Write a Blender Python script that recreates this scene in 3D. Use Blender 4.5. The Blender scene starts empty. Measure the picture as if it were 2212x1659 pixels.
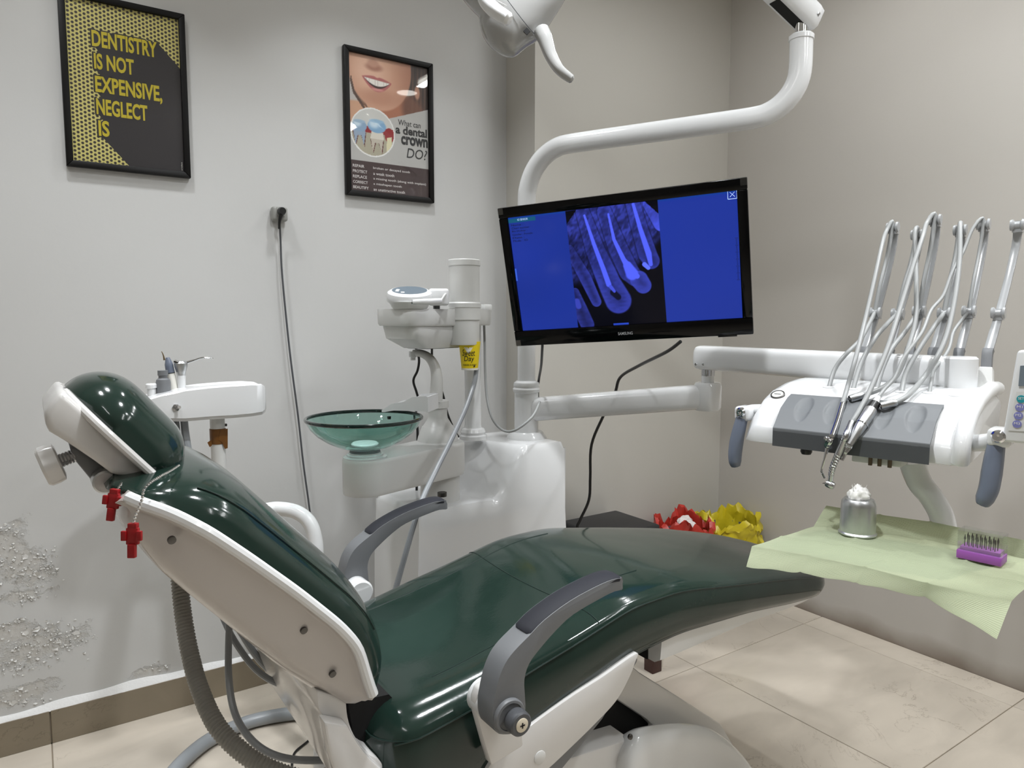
import bpy, bmesh, math, random
import numpy as np
from mathutils import Vector, Matrix
random.seed(7); rng = np.random.default_rng(7)
scene = bpy.context.scene
COL = scene.collection

# ------------------------------------------------------------------ camera
IW, IH, FPX, HCAM = 2212.0, 1659.0, 1536.0, 1.25
_p = math.atan(139.5 / FPX); _a = math.radians(56.0)
RT = np.array([math.sin(_a), -math.cos(_a), 0.0])
FW = np.array([math.cos(_a) * math.cos(_p), math.sin(_a) * math.cos(_p), -math.sin(_p)])
UP = np.cross(RT, FW)
CAM = np.array([0.0, 0.0, HCAM])
cd = bpy.data.cameras.new('camera'); cam = bpy.data.objects.new('camera', cd); COL.objects.link(cam)
cd.sensor_width = 36.0; cd.lens = FPX / IW * 36.0; cd.clip_start = 0.02
M = Matrix(((RT[0], UP[0], -FW[0], 0), (RT[1], UP[1], -FW[1], 0), (RT[2], UP[2], -FW[2], HCAM), (0, 0, 0, 1)))
cam.matrix_world = M
scene.camera = cam
def ray(x, y): return FW + RT * (x - IW / 2) / FPX - UP * (y - IH / 2) / FPX
def PY(x, y, Y): v = ray(x, y); return CAM + v * (Y / v[1])
def PX(x, y, X): v = ray(x, y); return CAM + v * (X / v[0])
def PZ(x, y, Z): v = ray(x, y); return CAM + v * ((Z - HCAM) / v[2])
def PD(x, y, D): return CAM + ray(x, y) * D

# ------------------------------------------------------------------ view, world, lights
scene.view_settings.view_transform = 'Standard'
scene.view_settings.look = 'None'
scene.view_settings.gamma = 1.0
scene.view_settings.use_curve_mapping = False
scene.view_settings.exposure = 0.02
w = bpy.data.worlds.new('world'); scene.world = w; w.use_nodes = True
w.node_tree.nodes['Background'].inputs[0].default_value = (0.8, 0.85, 0.9, 1)
w.node_tree.nodes['Background'].inputs[1].default_value = 0.05
ZC = 2.72          # ceiling height
XW, YW, YB, XJ = 2.71, 2.431, 2.236, 1.612     # right wall, left wall, back wall, jog
XN, YN = -2.2, -3.0
# ceiling lamps: (kind, x, y, size x, size y, watts)
LAMPS = [('tube', 2.02, 1.27, 0.05, 0.85, 7), ('tube', 1.15, -0.80, 0.05, 1.15, 6),
         ('tube', 2.02, -0.55, 0.05, 1.15, 8), ('tube', -0.70, 0.10, 0.05, 1.15, 4),
         ('spot', 0.10, 1.90, 0.12, 0.12, 4), ('spot', 0.95, 1.90, 0.12, 0.12, 4),
         ('spot', 0.75, 0.86, 0.12, 0.12, 17), ('spot', 1.50, 0.0, 0.12, 0.12, 7),
         ('spot', -0.30, 1.65, 0.12, 0.12, 3.5), ('spot', 2.10, 0.50, 0.12, 0.12, 8)]  # both unseen fill spots, added to brighten the floor and right wall
def add_lamp_light(kind, x, y, sx, sy, p):
    ld = bpy.data.lights.new('ceiling_light_source', 'AREA'); ld.shape = 'RECTANGLE' if kind == 'tube' else 'DISK'
    ld.size = sx; ld.size_y = sy; ld.energy = p; ld.color = (0.945, 0.975, 1.0)
    if kind == 'spot': ld.spread = math.radians(100 if y > 1.5 else 130)
    o = bpy.data.objects.new('ceiling_light_source', ld); COL.objects.link(o)
    o.location = (x, y, ZC - (0.075 if kind == 'tube' else 0.012))
    return o
LIGHTS = [add_lamp_light(*l) for l in LAMPS]

# ------------------------------------------------------------------ materials
def lin(c):
    c = np.asarray(c, float) / 255.0
    return tuple(np.where(c <= 0.04045, c / 12.92, ((c + 0.055) / 1.055) ** 2.4))
def mat(name, rgb, rough=0.4, metal=0.0, coat=0.0, noise=0.0, nscale=8.0, bump=0.0, bscale=200.0, trans=0.0, ior=1.5, emit=None, estr=1.0, rvar=0.0, sheen=0.0):
    m = bpy.data.materials.new(name); m.use_nodes = True
    nt = m.node_tree; b = nt.nodes['Principled BSDF']
    c = (*lin(rgb), 1)
    b.inputs['Base Color'].default_value = c; b.inputs['Roughness'].default_value = rough
    b.inputs['Metallic'].default_value = metal; b.inputs['Coat Weight'].default_value = coat
    b.inputs['Coat Roughness'].default_value = 0.06
    b.inputs['Transmission Weight'].default_value = trans; b.inputs['IOR'].default_value = ior
    if sheen: b.inputs['Sheen Weight'].default_value = sheen
    if emit is not None:
        b.inputs['Emission Color'].default_value = (*lin(emit), 1); b.inputs['Emission Strength'].default_value = estr
    tc = nt.nodes.new('ShaderNodeTexCoord')
    if noise or rvar:
        n = nt.nodes.new('ShaderNodeTexNoise'); n.inputs['Scale'].default_value = nscale; n.inputs['Detail'].default_value = 6
        nt.links.new(tc.outputs['Object'], n.inputs['Vector'])
        if noise:
            mx = nt.nodes.new('ShaderNodeMix'); mx.data_type = 'RGBA'
            mx.inputs[6].default_value = tuple(max(0, v * (1 - noise)) for v in c[:3]) + (1,)
            mx.inputs[7].default_value = tuple(min(1, v * (1 + noise)) for v in c[:3]) + (1,)
            nt.links.new(n.outputs['Fac'], mx.inputs[0]); nt.links.new(mx.outputs[2], b.inputs['Base Color'])
        if rvar:
            mr = nt.nodes.new('ShaderNodeMapRange'); mr.inputs[3].default_value = max(0, rough - rvar); mr.inputs[4].default_value = rough + rvar
            nt.links.new(n.outputs['Fac'], mr.inputs[0]); nt.links.new(mr.outputs[0], b.inputs['Roughness'])
    if bump:
        n2 = nt.nodes.new('ShaderNodeTexNoise'); n2.inputs['Scale'].default_value = bscale; n2.inputs['Detail'].default_value = 4
        nt.links.new(tc.outputs['Object'], n2.inputs['Vector'])
        bp = nt.nodes.new('ShaderNodeBump'); bp.inputs['Strength'].default_value = bump; bp.inputs['Distance'].default_value = 0.002
        nt.links.new(n2.outputs['Fac'], bp.inputs['Height']); nt.links.new(bp.outputs['Normal'], b.inputs['Normal'])
    return m
def vcol_mat(name, rough=0.5, emit=0.0, coat=0.0):
    m = bpy.data.materials.new(name); m.use_nodes = True; nt = m.node_tree; b = nt.nodes['Principled BSDF']
    a = nt.nodes.new('ShaderNodeAttribute'); a.attribute_name = 'Col'
    if emit:
        b.inputs['Base Color'].default_value = (0.004, 0.004, 0.005, 1)
        nt.links.new(a.outputs['Color'], b.inputs['Emission Color']); b.inputs['Emission Strength'].default_value = emit
    else: nt.links.new(a.outputs['Color'], b.inputs['Base Color'])
    b.inputs['Roughness'].default_value = rough; b.inputs['Coat Weight'].default_value = coat
    if emit: b.inputs['Specular IOR Level'].default_value = 0.15
    return m
MT = {}
MT['white'] = mat('white_gloss_plastic', (226, 227, 228), 0.16, coat=0.3, noise=0.015, nscale=5)
MT['white_matte'] = mat('white_satin_plastic', (216, 216, 214), 0.34, noise=0.02, nscale=6)
MT['warm_white'] = mat('warm_white_shell', (214, 212, 210), 0.22, coat=0.25, noise=0.02, nscale=5)
MT['panel'] = mat('shaded_shell_plastic', (196, 190, 186), 0.15, coat=0.4, noise=0.03, nscale=7)  # same white shell plastic, shade and floor reflection put into the colour
MT['vinyl'] = mat('green_vinyl', (29, 46, 40), 0.12, noise=0.10, nscale=30, bump=0.035, bscale=150, rvar=0.03)
_nt = MT['vinyl'].node_tree; _b1 = next(n for n in _nt.nodes if n.type == 'BUMP'); _n = _nt.nodes.new('ShaderNodeTexNoise'); _n.inputs['Scale'].default_value = 7.0; _n.inputs['Detail'].default_value = 1
_nt.links.new(next(n for n in _nt.nodes if n.type == 'TEX_COORD').outputs['Object'], _n.inputs['Vector']); _b2 = _nt.nodes.new('ShaderNodeBump'); _b2.inputs['Strength'].default_value = 0.14; _b2.inputs['Distance'].default_value = 0.012
_nt.links.new(_n.outputs['Fac'], _b2.inputs['Height']); _nt.links.new(_b1.outputs['Normal'], _b2.inputs['Normal']); _nt.links.new(_b2.outputs['Normal'], _nt.nodes['Principled BSDF'].inputs['Normal'])
MT['seam'] = mat('dark_green_stitching', (24, 42, 37), 0.35)
MT['grey'] = mat('grey_plastic', (112, 114, 117), 0.45, bump=0.05, bscale=600, noise=0.02)
MT['dgrey'] = mat('charcoal_plastic', (78, 80, 84), 0.45, bump=0.12, bscale=500)
MT['padgrey'] = mat('slate_arm_pad', (44, 45, 51), 0.62, bump=0.05, bscale=700)
MT['padgrey'].node_tree.nodes['Principled BSDF'].inputs['Specular IOR Level'].default_value = 0.2
MT['slate'] = mat('slate_silicone_mat', (108, 111, 114), 0.55, bump=0.03, bscale=500, noise=0.03)
MT['bluegrey'] = mat('blue_grey_grip', (108, 116, 132), 0.28, coat=0.1)
MT['black'] = mat('black_plastic', (16, 16, 17), 0.35)
MT['gblack'] = mat('gloss_black_bezel', (4, 4, 5), 0.10)
MT['gblack'].node_tree.nodes['Principled BSDF'].inputs['Specular IOR Level'].default_value = 0.22
MT['cavity_shade'] = mat('painted_cavity_shade', (10, 9, 9), 0.8)  # black colour stands in for the shade inside gaps and openings
MT['lamp_shaded'] = mat('shaded_lamp_white', (166, 166, 165), 0.12, coat=0.4)  # white lamp plastic with its shade put into the grey
MT['chrome'] = mat('chrome', (225, 226, 228), 0.07, metal=1.0)
MT['steel'] = mat('satin_steel', (196, 197, 200), 0.24, metal=1.0, noise=0.05, nscale=60)
MT['dsteel'] = mat('dark_steel', (90, 88, 86), 0.35, metal=0.9)
MT['alu'] = mat('brushed_aluminium', (206, 208, 210), 0.34, metal=1.0, noise=0.06, nscale=90, bump=0.04, bscale=300)
MT['hose'] = mat('grey_hose', (154, 156, 156), 0.38, noise=0.03)
MT['hosed'] = mat('mid_grey_hose', (146, 150, 154), 0.32, noise=0.03)
MT['corr'] = mat('grey_corrugated_hose', (140, 138, 132), 0.4)
MT['red'] = mat('red_clip_plastic', (150, 18, 24), 0.4)
MT['brown'] = mat('brown_tape', (112, 72, 28), 0.35, noise=0.25, nscale=60)
MT['wood'] = mat('dark_brown_wood', (66, 34, 28), 0.5, noise=0.2, nscale=25)
MT['cream'] = mat('cream_screw_cap', (216, 206, 186), 0.4)
MT['yellow'] = mat('yellow_print', (232, 206, 12), 0.45)
MT['paper'] = mat('white_paper', (232, 230, 222), 0.6)
MT['ink'] = mat('black_ink', (24, 22, 22), 0.6)
MT['purple'] = mat('purple_block', (160, 88, 178), 0.4)
MT['clear'] = mat('clear_plastic', (240, 244, 244), 0.04, trans=1.0, ior=1.25)
MT['cotton'] = mat('cotton_wool', (236, 234, 230), 0.9, sheen=0.4)
MT['redbag'] = mat('red_bin_bag', (180, 50, 40), 0.34, noise=0.12, nscale=20, bump=0.5, bscale=40)
MT['yelbag'] = mat('yellow_bin_bag', (200, 182, 34), 0.34, noise=0.15, nscale=18, bump=0.5, bscale=40)
MT['tissue'] = mat('white_tissue', (226, 218, 216), 0.8, bump=0.6, bscale=60)
MT['bin'] = mat('grey_bin_plastic', (94, 96, 102), 0.4)
MT['frame'] = mat('black_frame', (9, 8, 8), 0.45, bump=0.05, bscale=300)
MT['frame'].node_tree.nodes['Principled BSDF'].inputs['Specular IOR Level'].default_value = 0.25
MT['dispgrey'] = mat('grey_display', (112, 124, 134), 0.12, coat=0.4)
MT['teal'] = mat('teal_button', (36, 148, 160), 0.4)
MT['violet'] = mat('violet_button', (126, 128, 186), 0.4)
MT['gauge'] = mat('gauge_face', (206, 208, 204), 0.2)
MT['socket'] = mat('grey_socket', (150, 150, 146), 0.4)
MT['led'] = mat('lamp_diffuser', (250, 250, 248), 0.5, emit=(255, 252, 244), estr=14.0)

def thin_clear(name, tint, blend, rough):
    m = bpy.data.materials.new(name); m.use_nodes = True; nt = m.node_tree
    for n in list(nt.nodes):
        if n.type != 'OUTPUT_MATERIAL': nt.nodes.remove(n)
    tr = nt.nodes.new('ShaderNodeBsdfTransparent'); tr.inputs[0].default_value = (*tint, 1); gs = nt.nodes.new('ShaderNodeBsdfGlossy'); gs.inputs['Roughness'].default_value = rough
    lw = nt.nodes.new('ShaderNodeLayerWeight'); lw.inputs['Blend'].default_value = 0.5; mx = nt.nodes.new('ShaderNodeMixShader')
    pw = nt.nodes.new('ShaderNodeMath'); pw.operation = 'POWER'; pw.inputs[1].default_value = 4.0; nt.links.new(lw.outputs['Facing'], pw.inputs[0])
    ma = nt.nodes.new('ShaderNodeMath'); ma.operation = 'MULTIPLY_ADD'; ma.inputs[1].default_value = 0.5; ma.inputs[2].default_value = blend; nt.links.new(pw.outputs[0], ma.inputs[0])
    nt.links.new(ma.outputs[0], mx.inputs[0]); nt.links.new(tr.outputs[0], mx.inputs[1]); nt.links.new(gs.outputs[0], mx.inputs[2])
    nt.links.new(mx.outputs[0], next(n for n in nt.nodes if n.type == 'OUTPUT_MATERIAL').inputs[0]); return m
MT['lid'] = thin_clear('thin_clear_plastic', (.97, .975, .97), .07, .06)
MT['glazing'] = thin_clear('clear_glazing', (.99, .99, .99), .022, .02)
# ------------------------------------------------------------------ mesh helpers
BASE = {}
def V(a): return np.asarray(a, float)
def cr(pts, n=6, closed=False):
    P = [V(p) for p in pts]
    if len(P) < 3: return [P[0] + (P[-1] - P[0]) * t for t in np.linspace(0, 1, n + 1)]
    out = []; m = len(P)
    for i in range(m if closed else m - 1):
        if closed: a, b, c, d = P[i - 1], P[i], P[(i + 1) % m], P[(i + 2) % m]
        else: a, b, c, d = P[max(i - 1, 0)], P[i], P[i + 1], P[min(i + 2, m - 1)]
        for k in range(n):
            t = k / n
            out.append(0.5 * ((2 * b) + (c - a) * t + (2 * a - 5 * b + 4 * c - d) * t * t + (3 * b - a - 3 * c + d) * t ** 3))
    if not closed: out.append(P[-1])
    return out
def loft(secs, cap=True, closed_u=False):
    n = len(secs[0]); v = [tuple(p) for s in secs for p in s]; f = []
    m = len(secs)
    for i in range(m if closed_u else m - 1):
        a = i * n; b = ((i + 1) % m) * n
        for j in range(n):
            k = (j + 1) % n; f.append((a + j, a + k, b + k, b + j))
    if cap and not closed_u:
        for base, rev in ((0, True), ((m - 1) * n, False)):
            c = len(v); v.append(tuple(np.mean([v[base + j] for j in range(n)], axis=0)))
            for j in range(n):
                k = (j + 1) % n
                f.append((base + k, base + j, c) if rev else (base + j, base + k, c))
    return v, f
def frame_of(t, up=None):
    t = t / (np.linalg.norm(t) + 1e-12)
    r = V((0, 0, 1)) if up is None else V(up)
    if abs(t @ r) > 0.95: r = V((1, 0, 0)) if up is None else V((0, 1, 0.01))
    a = np.cross(r, t); a /= np.linalg.norm(a); b = np.cross(t, a)
    return a, b
def tube(pts, r, n=12, sm=6, cap=True, flat=1.0, up=None):
    P = cr(pts, sm) if sm > 1 else [V(p) for p in pts]
    m = len(P)
    rr = np.interp(np.linspace(0, 1, m), np.linspace(0, 1, len(r)), r) if hasattr(r, '__len__') else [r] * m
    secs = []; a = None
    for i in range(m):
        t = P[min(i + 1, m - 1)] - P[max(i - 1, 0)]; t = t / (np.linalg.norm(t) + 1e-12)
        if a is None or up is not None: a, b = frame_of(t, up)
        else:
            a = a - t * (a @ t); a /= np.linalg.norm(a) + 1e-12; b = np.cross(t, a)
        secs.append([P[i] + rr[i] * (a * math.cos(q) + b * math.sin(q) * flat) for q in np.linspace(0, 2 * math.pi, n, endpoint=False)])
    return loft(secs, cap)
def lathe(prof, o=(0, 0, 0), axis=(0, 0, 1), n=32, cap=True):
    o = V(o); ax = V(axis); ax = ax / np.linalg.norm(ax); a, b = frame_of(ax)
    secs = [[o + ax * h + r * (a * math.cos(q) + b * math.sin(q)) for q in np.linspace(0, 2 * math.pi, n, endpoint=False)] for r, h in prof]
    return loft(secs, cap)
def box(c, s, R=None):
    c = V(c); R = np.eye(3) if R is None else np.asarray(R)
    v = [tuple(c + R @ (V(s) * 0.5 * V(q))) for q in [(x, y, z) for x in (-1, 1) for y in (-1, 1) for z in (-1, 1)]]
    return v, [(0, 1, 3, 2), (4, 6, 7, 5), (0, 4, 5, 1), (2, 3, 7, 6), (0, 2, 6, 4), (1, 5, 7, 3)]
def prism(outline, ext):
    """outline: list of 3D points, ext: extrusion vector"""
    n = len(outline); e = V(ext)
    v = [tuple(V(p)) for p in outline] + [tuple(V(p) + e) for p in outline]
    f = [tuple(range(n - 1, -1, -1)), tuple(range(n, 2 * n))] + [(i, (i + 1) % n, n + (i + 1) % n, n + i) for i in range(n)]
    return v, f
def join(*gs):
    v = []; f = []
    for a, b in gs:
        o = len(v); v += [tuple(p) for p in a]; f += [tuple(i + o for i in q) for q in b]
    return v, f
def grid(fn, nu, nv):
    v = [tuple(fn(i / (nu - 1), j / (nv - 1))) for i in range(nu) for j in range(nv)]
    f = [(i * nv + j, (i + 1) * nv + j, (i + 1) * nv + j + 1, i * nv + j + 1) for i in range(nu - 1) for j in range(nv - 1)]
    return v, f
def solidify_grid(fn, nu, nv, off):
    v1, f1 = grid(fn, nu, nv); off = V(off); n = len(v1)
    v = v1 + [tuple(V(p) + off) for p in v1]
    f = f1 + [tuple(reversed([i + n for i in q])) for q in f1]
    ring = [i * nv for i in range(nu)] + [(nu - 1) * nv + j for j in range(1, nv)] + [i * nv + nv - 1 for i in range(nu - 2, -1, -1)] + [j for j in range(nv - 2, 0, -1)]
    for a, b in zip(ring, ring[1:] + ring[:1]): f.append((a, b, b + n, a + n))
    return v, f
def mk(name, geo, m, parent=None, bevel=0.0, seg=2, angle=35, smooth=True, loc=None, fix=True):
    v, f = geo
    if parent is not None: base = BASE[parent]
    else:
        if loc is None:
            A = np.array(v); loc = (A[:, 0].mean(), A[:, 1].mean(), A[:, 2].min())
        base = V(loc)
    me = bpy.data.meshes.new(name)
    me.from_pydata([tuple(V(p) - base) for p in v], [], f)
    if fix or bevel:
        bm = bmesh.new(); bm.from_mesh(me)
        if fix: bmesh.ops.recalc_face_normals(bm, faces=bm.faces)
        if bevel:
            ed = [e for e in bm.edges if len(e.link_faces) == 2 and e.calc_face_angle(0) > math.radians(32)]
            bmesh.ops.bevel(bm, geom=ed, offset=bevel, segments=seg, profile=0.5, affect='EDGES', clamp_overlap=True)
        bm.to_mesh(me); bm.free()
    if smooth:
        me.shade_smooth(); me.set_sharp_from_angle(angle=math.radians(angle))
    for mm in (m if isinstance(m, (list, tuple)) else [m]): me.materials.append(MT[mm] if isinstance(mm, str) else mm)
    o = bpy.data.objects.new(name, me); COL.objects.link(o)
    if parent is not None: o.parent = parent
    else: o.location = tuple(base)
    BASE[o] = base
    return o
def tag(o, label, cat, group=None):
    o['label'] = label; o['category'] = cat
    if group: o['group'] = group
    return o
def thing(name, label, cat, loc, group=None):
    o = bpy.data.objects.new(name, None); COL.objects.link(o); o.location = tuple(loc); o.empty_display_size = 0.05
    BASE[o] = V(loc); return tag(o, label, cat, group)
def struct(o): o['kind'] = 'structure'; return o
def text_geo(s, bold=0.0, shear=0.0):
    cu = bpy.data.curves.new('lettering', 'FONT'); cu.body = s; cu.size = 1.0; cu.offset = bold; cu.shear = shear; cu.resolution_u = 3
    o = bpy.data.objects.new('lettering_source', cu); COL.objects.link(o)
    bpy.context.view_layer.update()
    me = bpy.data.meshes.new_from_object(o.evaluated_get(bpy.context.evaluated_depsgraph_get()))
    v = [tuple(p.co) for p in me.vertices]; f = [tuple(p.vertices) for p in me.polygons]
    bpy.data.objects.remove(o); bpy.data.curves.remove(cu); bpy.data.meshes.remove(me)
    return v, f
def text_fit(s, org, ud, vd, x0, y0, w=None, h=None, bold=0.0, shear=0.0, lift=0.0008):
    """lettering fitted into width w / height h, lower left corner at (x0,y0) in the (ud,vd) plane"""
    v, f = text_geo(s, bold, shear); A = np.array(v)
    lo = A.min(0); hi = A.max(0); sx = w / (hi[0] - lo[0]) if w else None; sy = h / (hi[1] - lo[1]) if h else None
    sx = sx or sy; sy = sy or sx
    n = np.cross(ud, vd)
    return [tuple(org + ud * (x0 + (p[0] - lo[0]) * sx) + vd * (y0 + (p[1] - lo[1]) * sy) + n * lift) for p in v], f
def print_grid(name, org, ud, vd, W, H, nx, ny, fn, m, parent, lift=0.0003):
    """flat print: colour per vertex from fn(x[0..1], y[0..1]) (sRGB 0..255 arrays)"""
    xs, ys = np.meshgrid(np.linspace(0, 1, nx), np.linspace(0, 1, ny), indexing='ij')
    n = np.cross(ud, vd)
    P = org + xs[..., None] * W * ud + ys[..., None] * H * vd + n * lift
    v = P.reshape(-1, 3); f = [(i * ny + j, (i + 1) * ny + j, (i + 1) * ny + j + 1, i * ny + j + 1) for i in range(nx - 1) for j in range(ny - 1)]
    o = mk(name, ([tuple(p) for p in v], f), m, parent, smooth=False, fix=False)
    c = np.clip(fn(xs, ys), 0, 255).reshape(-1, 3) / 255.0
    c = np.where(c <= 0.04045, c / 12.92, ((c + 0.055) / 1.055) ** 2.4)
    at = o.data.color_attributes.new('Col', 'FLOAT_COLOR', 'POINT')
    at.data.foreach_set('color', np.concatenate([c, np.ones((len(c), 1))], 1).astype(np.float32).ravel())
    return o
def smoothf(xs, ys, sig):
    t = np.linspace(xs[0] - .3, xs[-1] + .3, 1200); y = np.interp(t, xs, ys); k = np.arange(-200, 201) * (t[1] - t[0]); g_ = np.exp(-.5 * (k / sig) ** 2); g_ /= g_.sum()
    y = np.convolve(np.pad(y, 200, mode='edge'), g_, mode='valid'); return lambda x: float(np.interp(x, t, y))
def sm(a, b, x): t = np.clip((x - a) / (b - a), 0, 1); return t * t * (3 - 2 * t)
def vnoise(x, y, s, seed=0):
    x = x * s; y = y * s; xi = np.floor(x).astype(int); yi = np.floor(y).astype(int); fx = x - xi; fy = y - yi
    fx = fx * fx * (3 - 2 * fx); fy = fy * fy * (3 - 2 * fy)
    def h(a, b): q = np.sin(a * 127.1 + b * 311.7 + seed * 74.7) * 43758.5453; return q - np.floor(q)
    return (h(xi, yi) * (1 - fx) + h(xi + 1, yi) * fx) * (1 - fy) + (h(xi, yi + 1) * (1 - fx) + h(xi + 1, yi + 1) * fx) * fy
EX, EY, EZ = V((1, 0, 0)), V((0, 1, 0)), V((0, 0, 1))
# ------------------------------------------------------------------ room shell
def wall_mat(name, rgb, patches=(), stain=False):
    m = mat(name, rgb, 0.55, bump=0.10, bscale=70, noise=0.02, nscale=2.2)
    nt = m.node_tree; N = nt.nodes; L = nt.links; b = N['Principled BSDF']
    tc = next(n for n in N if n.type == 'TEX_COORD'); bp = next(n for n in N if n.type == 'BUMP')
    if not patches and not stain: return m
    big = N.new('ShaderNodeTexNoise'); big.inputs['Scale'].default_value = 22; big.inputs['Detail'].default_value = 9; big.inputs['Roughness'].default_value = 0.68
    L.new(tc.outputs['Object'], big.inputs['Vector'])
    acc = None
    for (cx, cz, rx, rz) in patches:
        mp = N.new('ShaderNodeMapping'); mp.vector_type = 'POINT'
        mp.inputs['Location'].default_value = (-cx / rx, 0, -cz / rz); mp.inputs['Scale'].default_value = (1 / rx, 0, 1 / rz)
        L.new(tc.outputs['Object'], mp.inputs['Vector'])
        ln = N.new('ShaderNodeVectorMath'); ln.operation = 'LENGTH'; L.new(mp.outputs[0], ln.inputs[0])
        iv = N.new('ShaderNodeMath'); iv.operation = 'SUBTRACT'; iv.inputs[0].default_value = 1.0; L.new(ln.outputs['Value'], iv.inputs[1])
        if acc is None: acc = iv.outputs[0]
        else:
            mx = N.new('ShaderNodeMath'); mx.operation = 'MAXIMUM'; L.new(acc, mx.inputs[0]); L.new(iv.outputs[0], mx.inputs[1]); acc = mx.outputs[0]
    if patches:
        s = N.new('ShaderNodeMath'); s.operation = 'MULTIPLY_ADD'; s.inputs[1].default_value = 2.2; L.new(big.outputs['Fac'], s.inputs[0]); 
        a2 = N.new('ShaderNodeMath'); a2.operation = 'SUBTRACT'; a2.inputs[1].default_value = 1.50; L.new(acc, a2.inputs[0]); L.new(a2.outputs[0], s.inputs[2])
        rp = N.new('ShaderNodeMapRange'); rp.inputs[1].default_value = 0.0; rp.inputs[2].default_value = 0.30; L.new(s.outputs[0], rp.inputs[0])
        # peeled plaster: slightly darker and tan, sunk and crumbly
        mixc = N.new('ShaderNodeMix'); mixc.data_type = 'RGBA'
        src = b.inputs['Base Color'].links[0].from_socket; L.new(src, mixc.inputs[6]); mixc.inputs[7].default_value = (*lin((190, 186, 179)), 1)
        fine = N.new('ShaderNodeTexNoise'); fine.inputs['Scale'].default_value = 60; fine.inputs['Detail'].default_value = 6
        L.new(tc.outputs['Object'], fine.inputs['Vector'])
        fm = N.new('ShaderNodeMath'); fm.operation = 'MULTIPLY'; L.new(rp.outputs[0], fm.inputs[0]); L.new(fine.outputs['Fac'], fm.inputs[1])
        L.new(fm.outputs[0], mixc.inputs[0]); L.new(mixc.outputs[2], b.inputs['Base Color'])
        hb = N.new('ShaderNodeMath'); hb.operation = 'MULTIPLY_ADD'; hb.inputs[1].default_value = 1.3; L.new(fm.outputs[0], hb.inputs[0])
        L.new(rp.outputs[0], hb.inputs[2])
        b2 = N.new('ShaderNodeBump'); b2.inputs['Strength'].default_value = 0.55; b2.inputs['Distance'].default_value = 0.0028; b2.invert = True
        L.new(hb.outputs[0], b2.inputs['Height']); L.new(bp.outputs['Normal'], b2.inputs['Normal']); L.new(b2.outputs['Normal'], b.inputs['Normal'])
    if stain:   # scuffed grime along the foot of the wall
        sp = N.new('ShaderNodeSeparateXYZ'); L.new(tc.outputs['Object'], sp.inputs[0])
        ns = N.new('ShaderNodeTexNoise'); ns.inputs['Scale'].default_value = 5; ns.inputs['Detail'].default_value = 5; L.new(tc.outputs['Object'], ns.inputs['Vector'])
        ad = N.new('ShaderNodeMath'); ad.operation = 'MULTIPLY_ADD'; ad.inputs[1].default_value = -0.09; L.new(ns.outputs['Fac'], ad.inputs[0]); L.new(sp.outputs['Z'], ad.inputs[2])
        rg = N.new('ShaderNodeMapRange'); rg.inputs[1].default_value = -0.045; rg.inputs[2].default_value = 0.03; rg.inputs[3].default_value = 0.75; rg.inputs[4].default_value = 0.0
        L.new(ad.outputs[0], rg.inputs[0])
        mc = N.new('ShaderNodeMix'); mc.data_type = 'RGBA'; src = b.inputs['Base Color'].links[0].from_socket
        L.new(src, mc.inputs[6]); mc.inputs[7].default_value = (*lin((120, 104, 88)), 1); L.new(rg.outputs[0], mc.inputs[0]); L.new(mc.outputs[2], b.inputs['Base Color'])
    return m
def wp(x, y): p = PY(x, y, YW); return p[0], p[2]
patch = []
for (x, y, rx, rz) in [(75, 1400, 0.20, 0.10), (30, 1370, 0.12, 0.06), (60, 1225, 0.11, 0.10), (15, 1180, 0.09, 0.12), (40, 1290, 0.14, 0.035), (40, 1500, 0.16, 0.05), (330, 1450, 0.10, 0.035), (30, 1135, 0.03, 0.03)]:
    q = wp(x, y); patch.append((q[0], q[1], rx, rz))
MT['wall_l'] = wall_mat('painted_plaster_peeling', (200, 200, 199), patch)
MT['wall_b'] = wall_mat('painted_plaster', (193, 190, 183))
MT['wall_r'] = wall_mat('painted_plaster_scuffed', (192, 188, 182), stain=True)
MT['ceil'] = mat('ceiling_paint', (214, 214, 212), 0.7, bump=0.05, bscale=50)
MT['grout'] = mat('tile_grout', (150, 138, 122), 0.8, noise=0.1, nscale=40)
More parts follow.
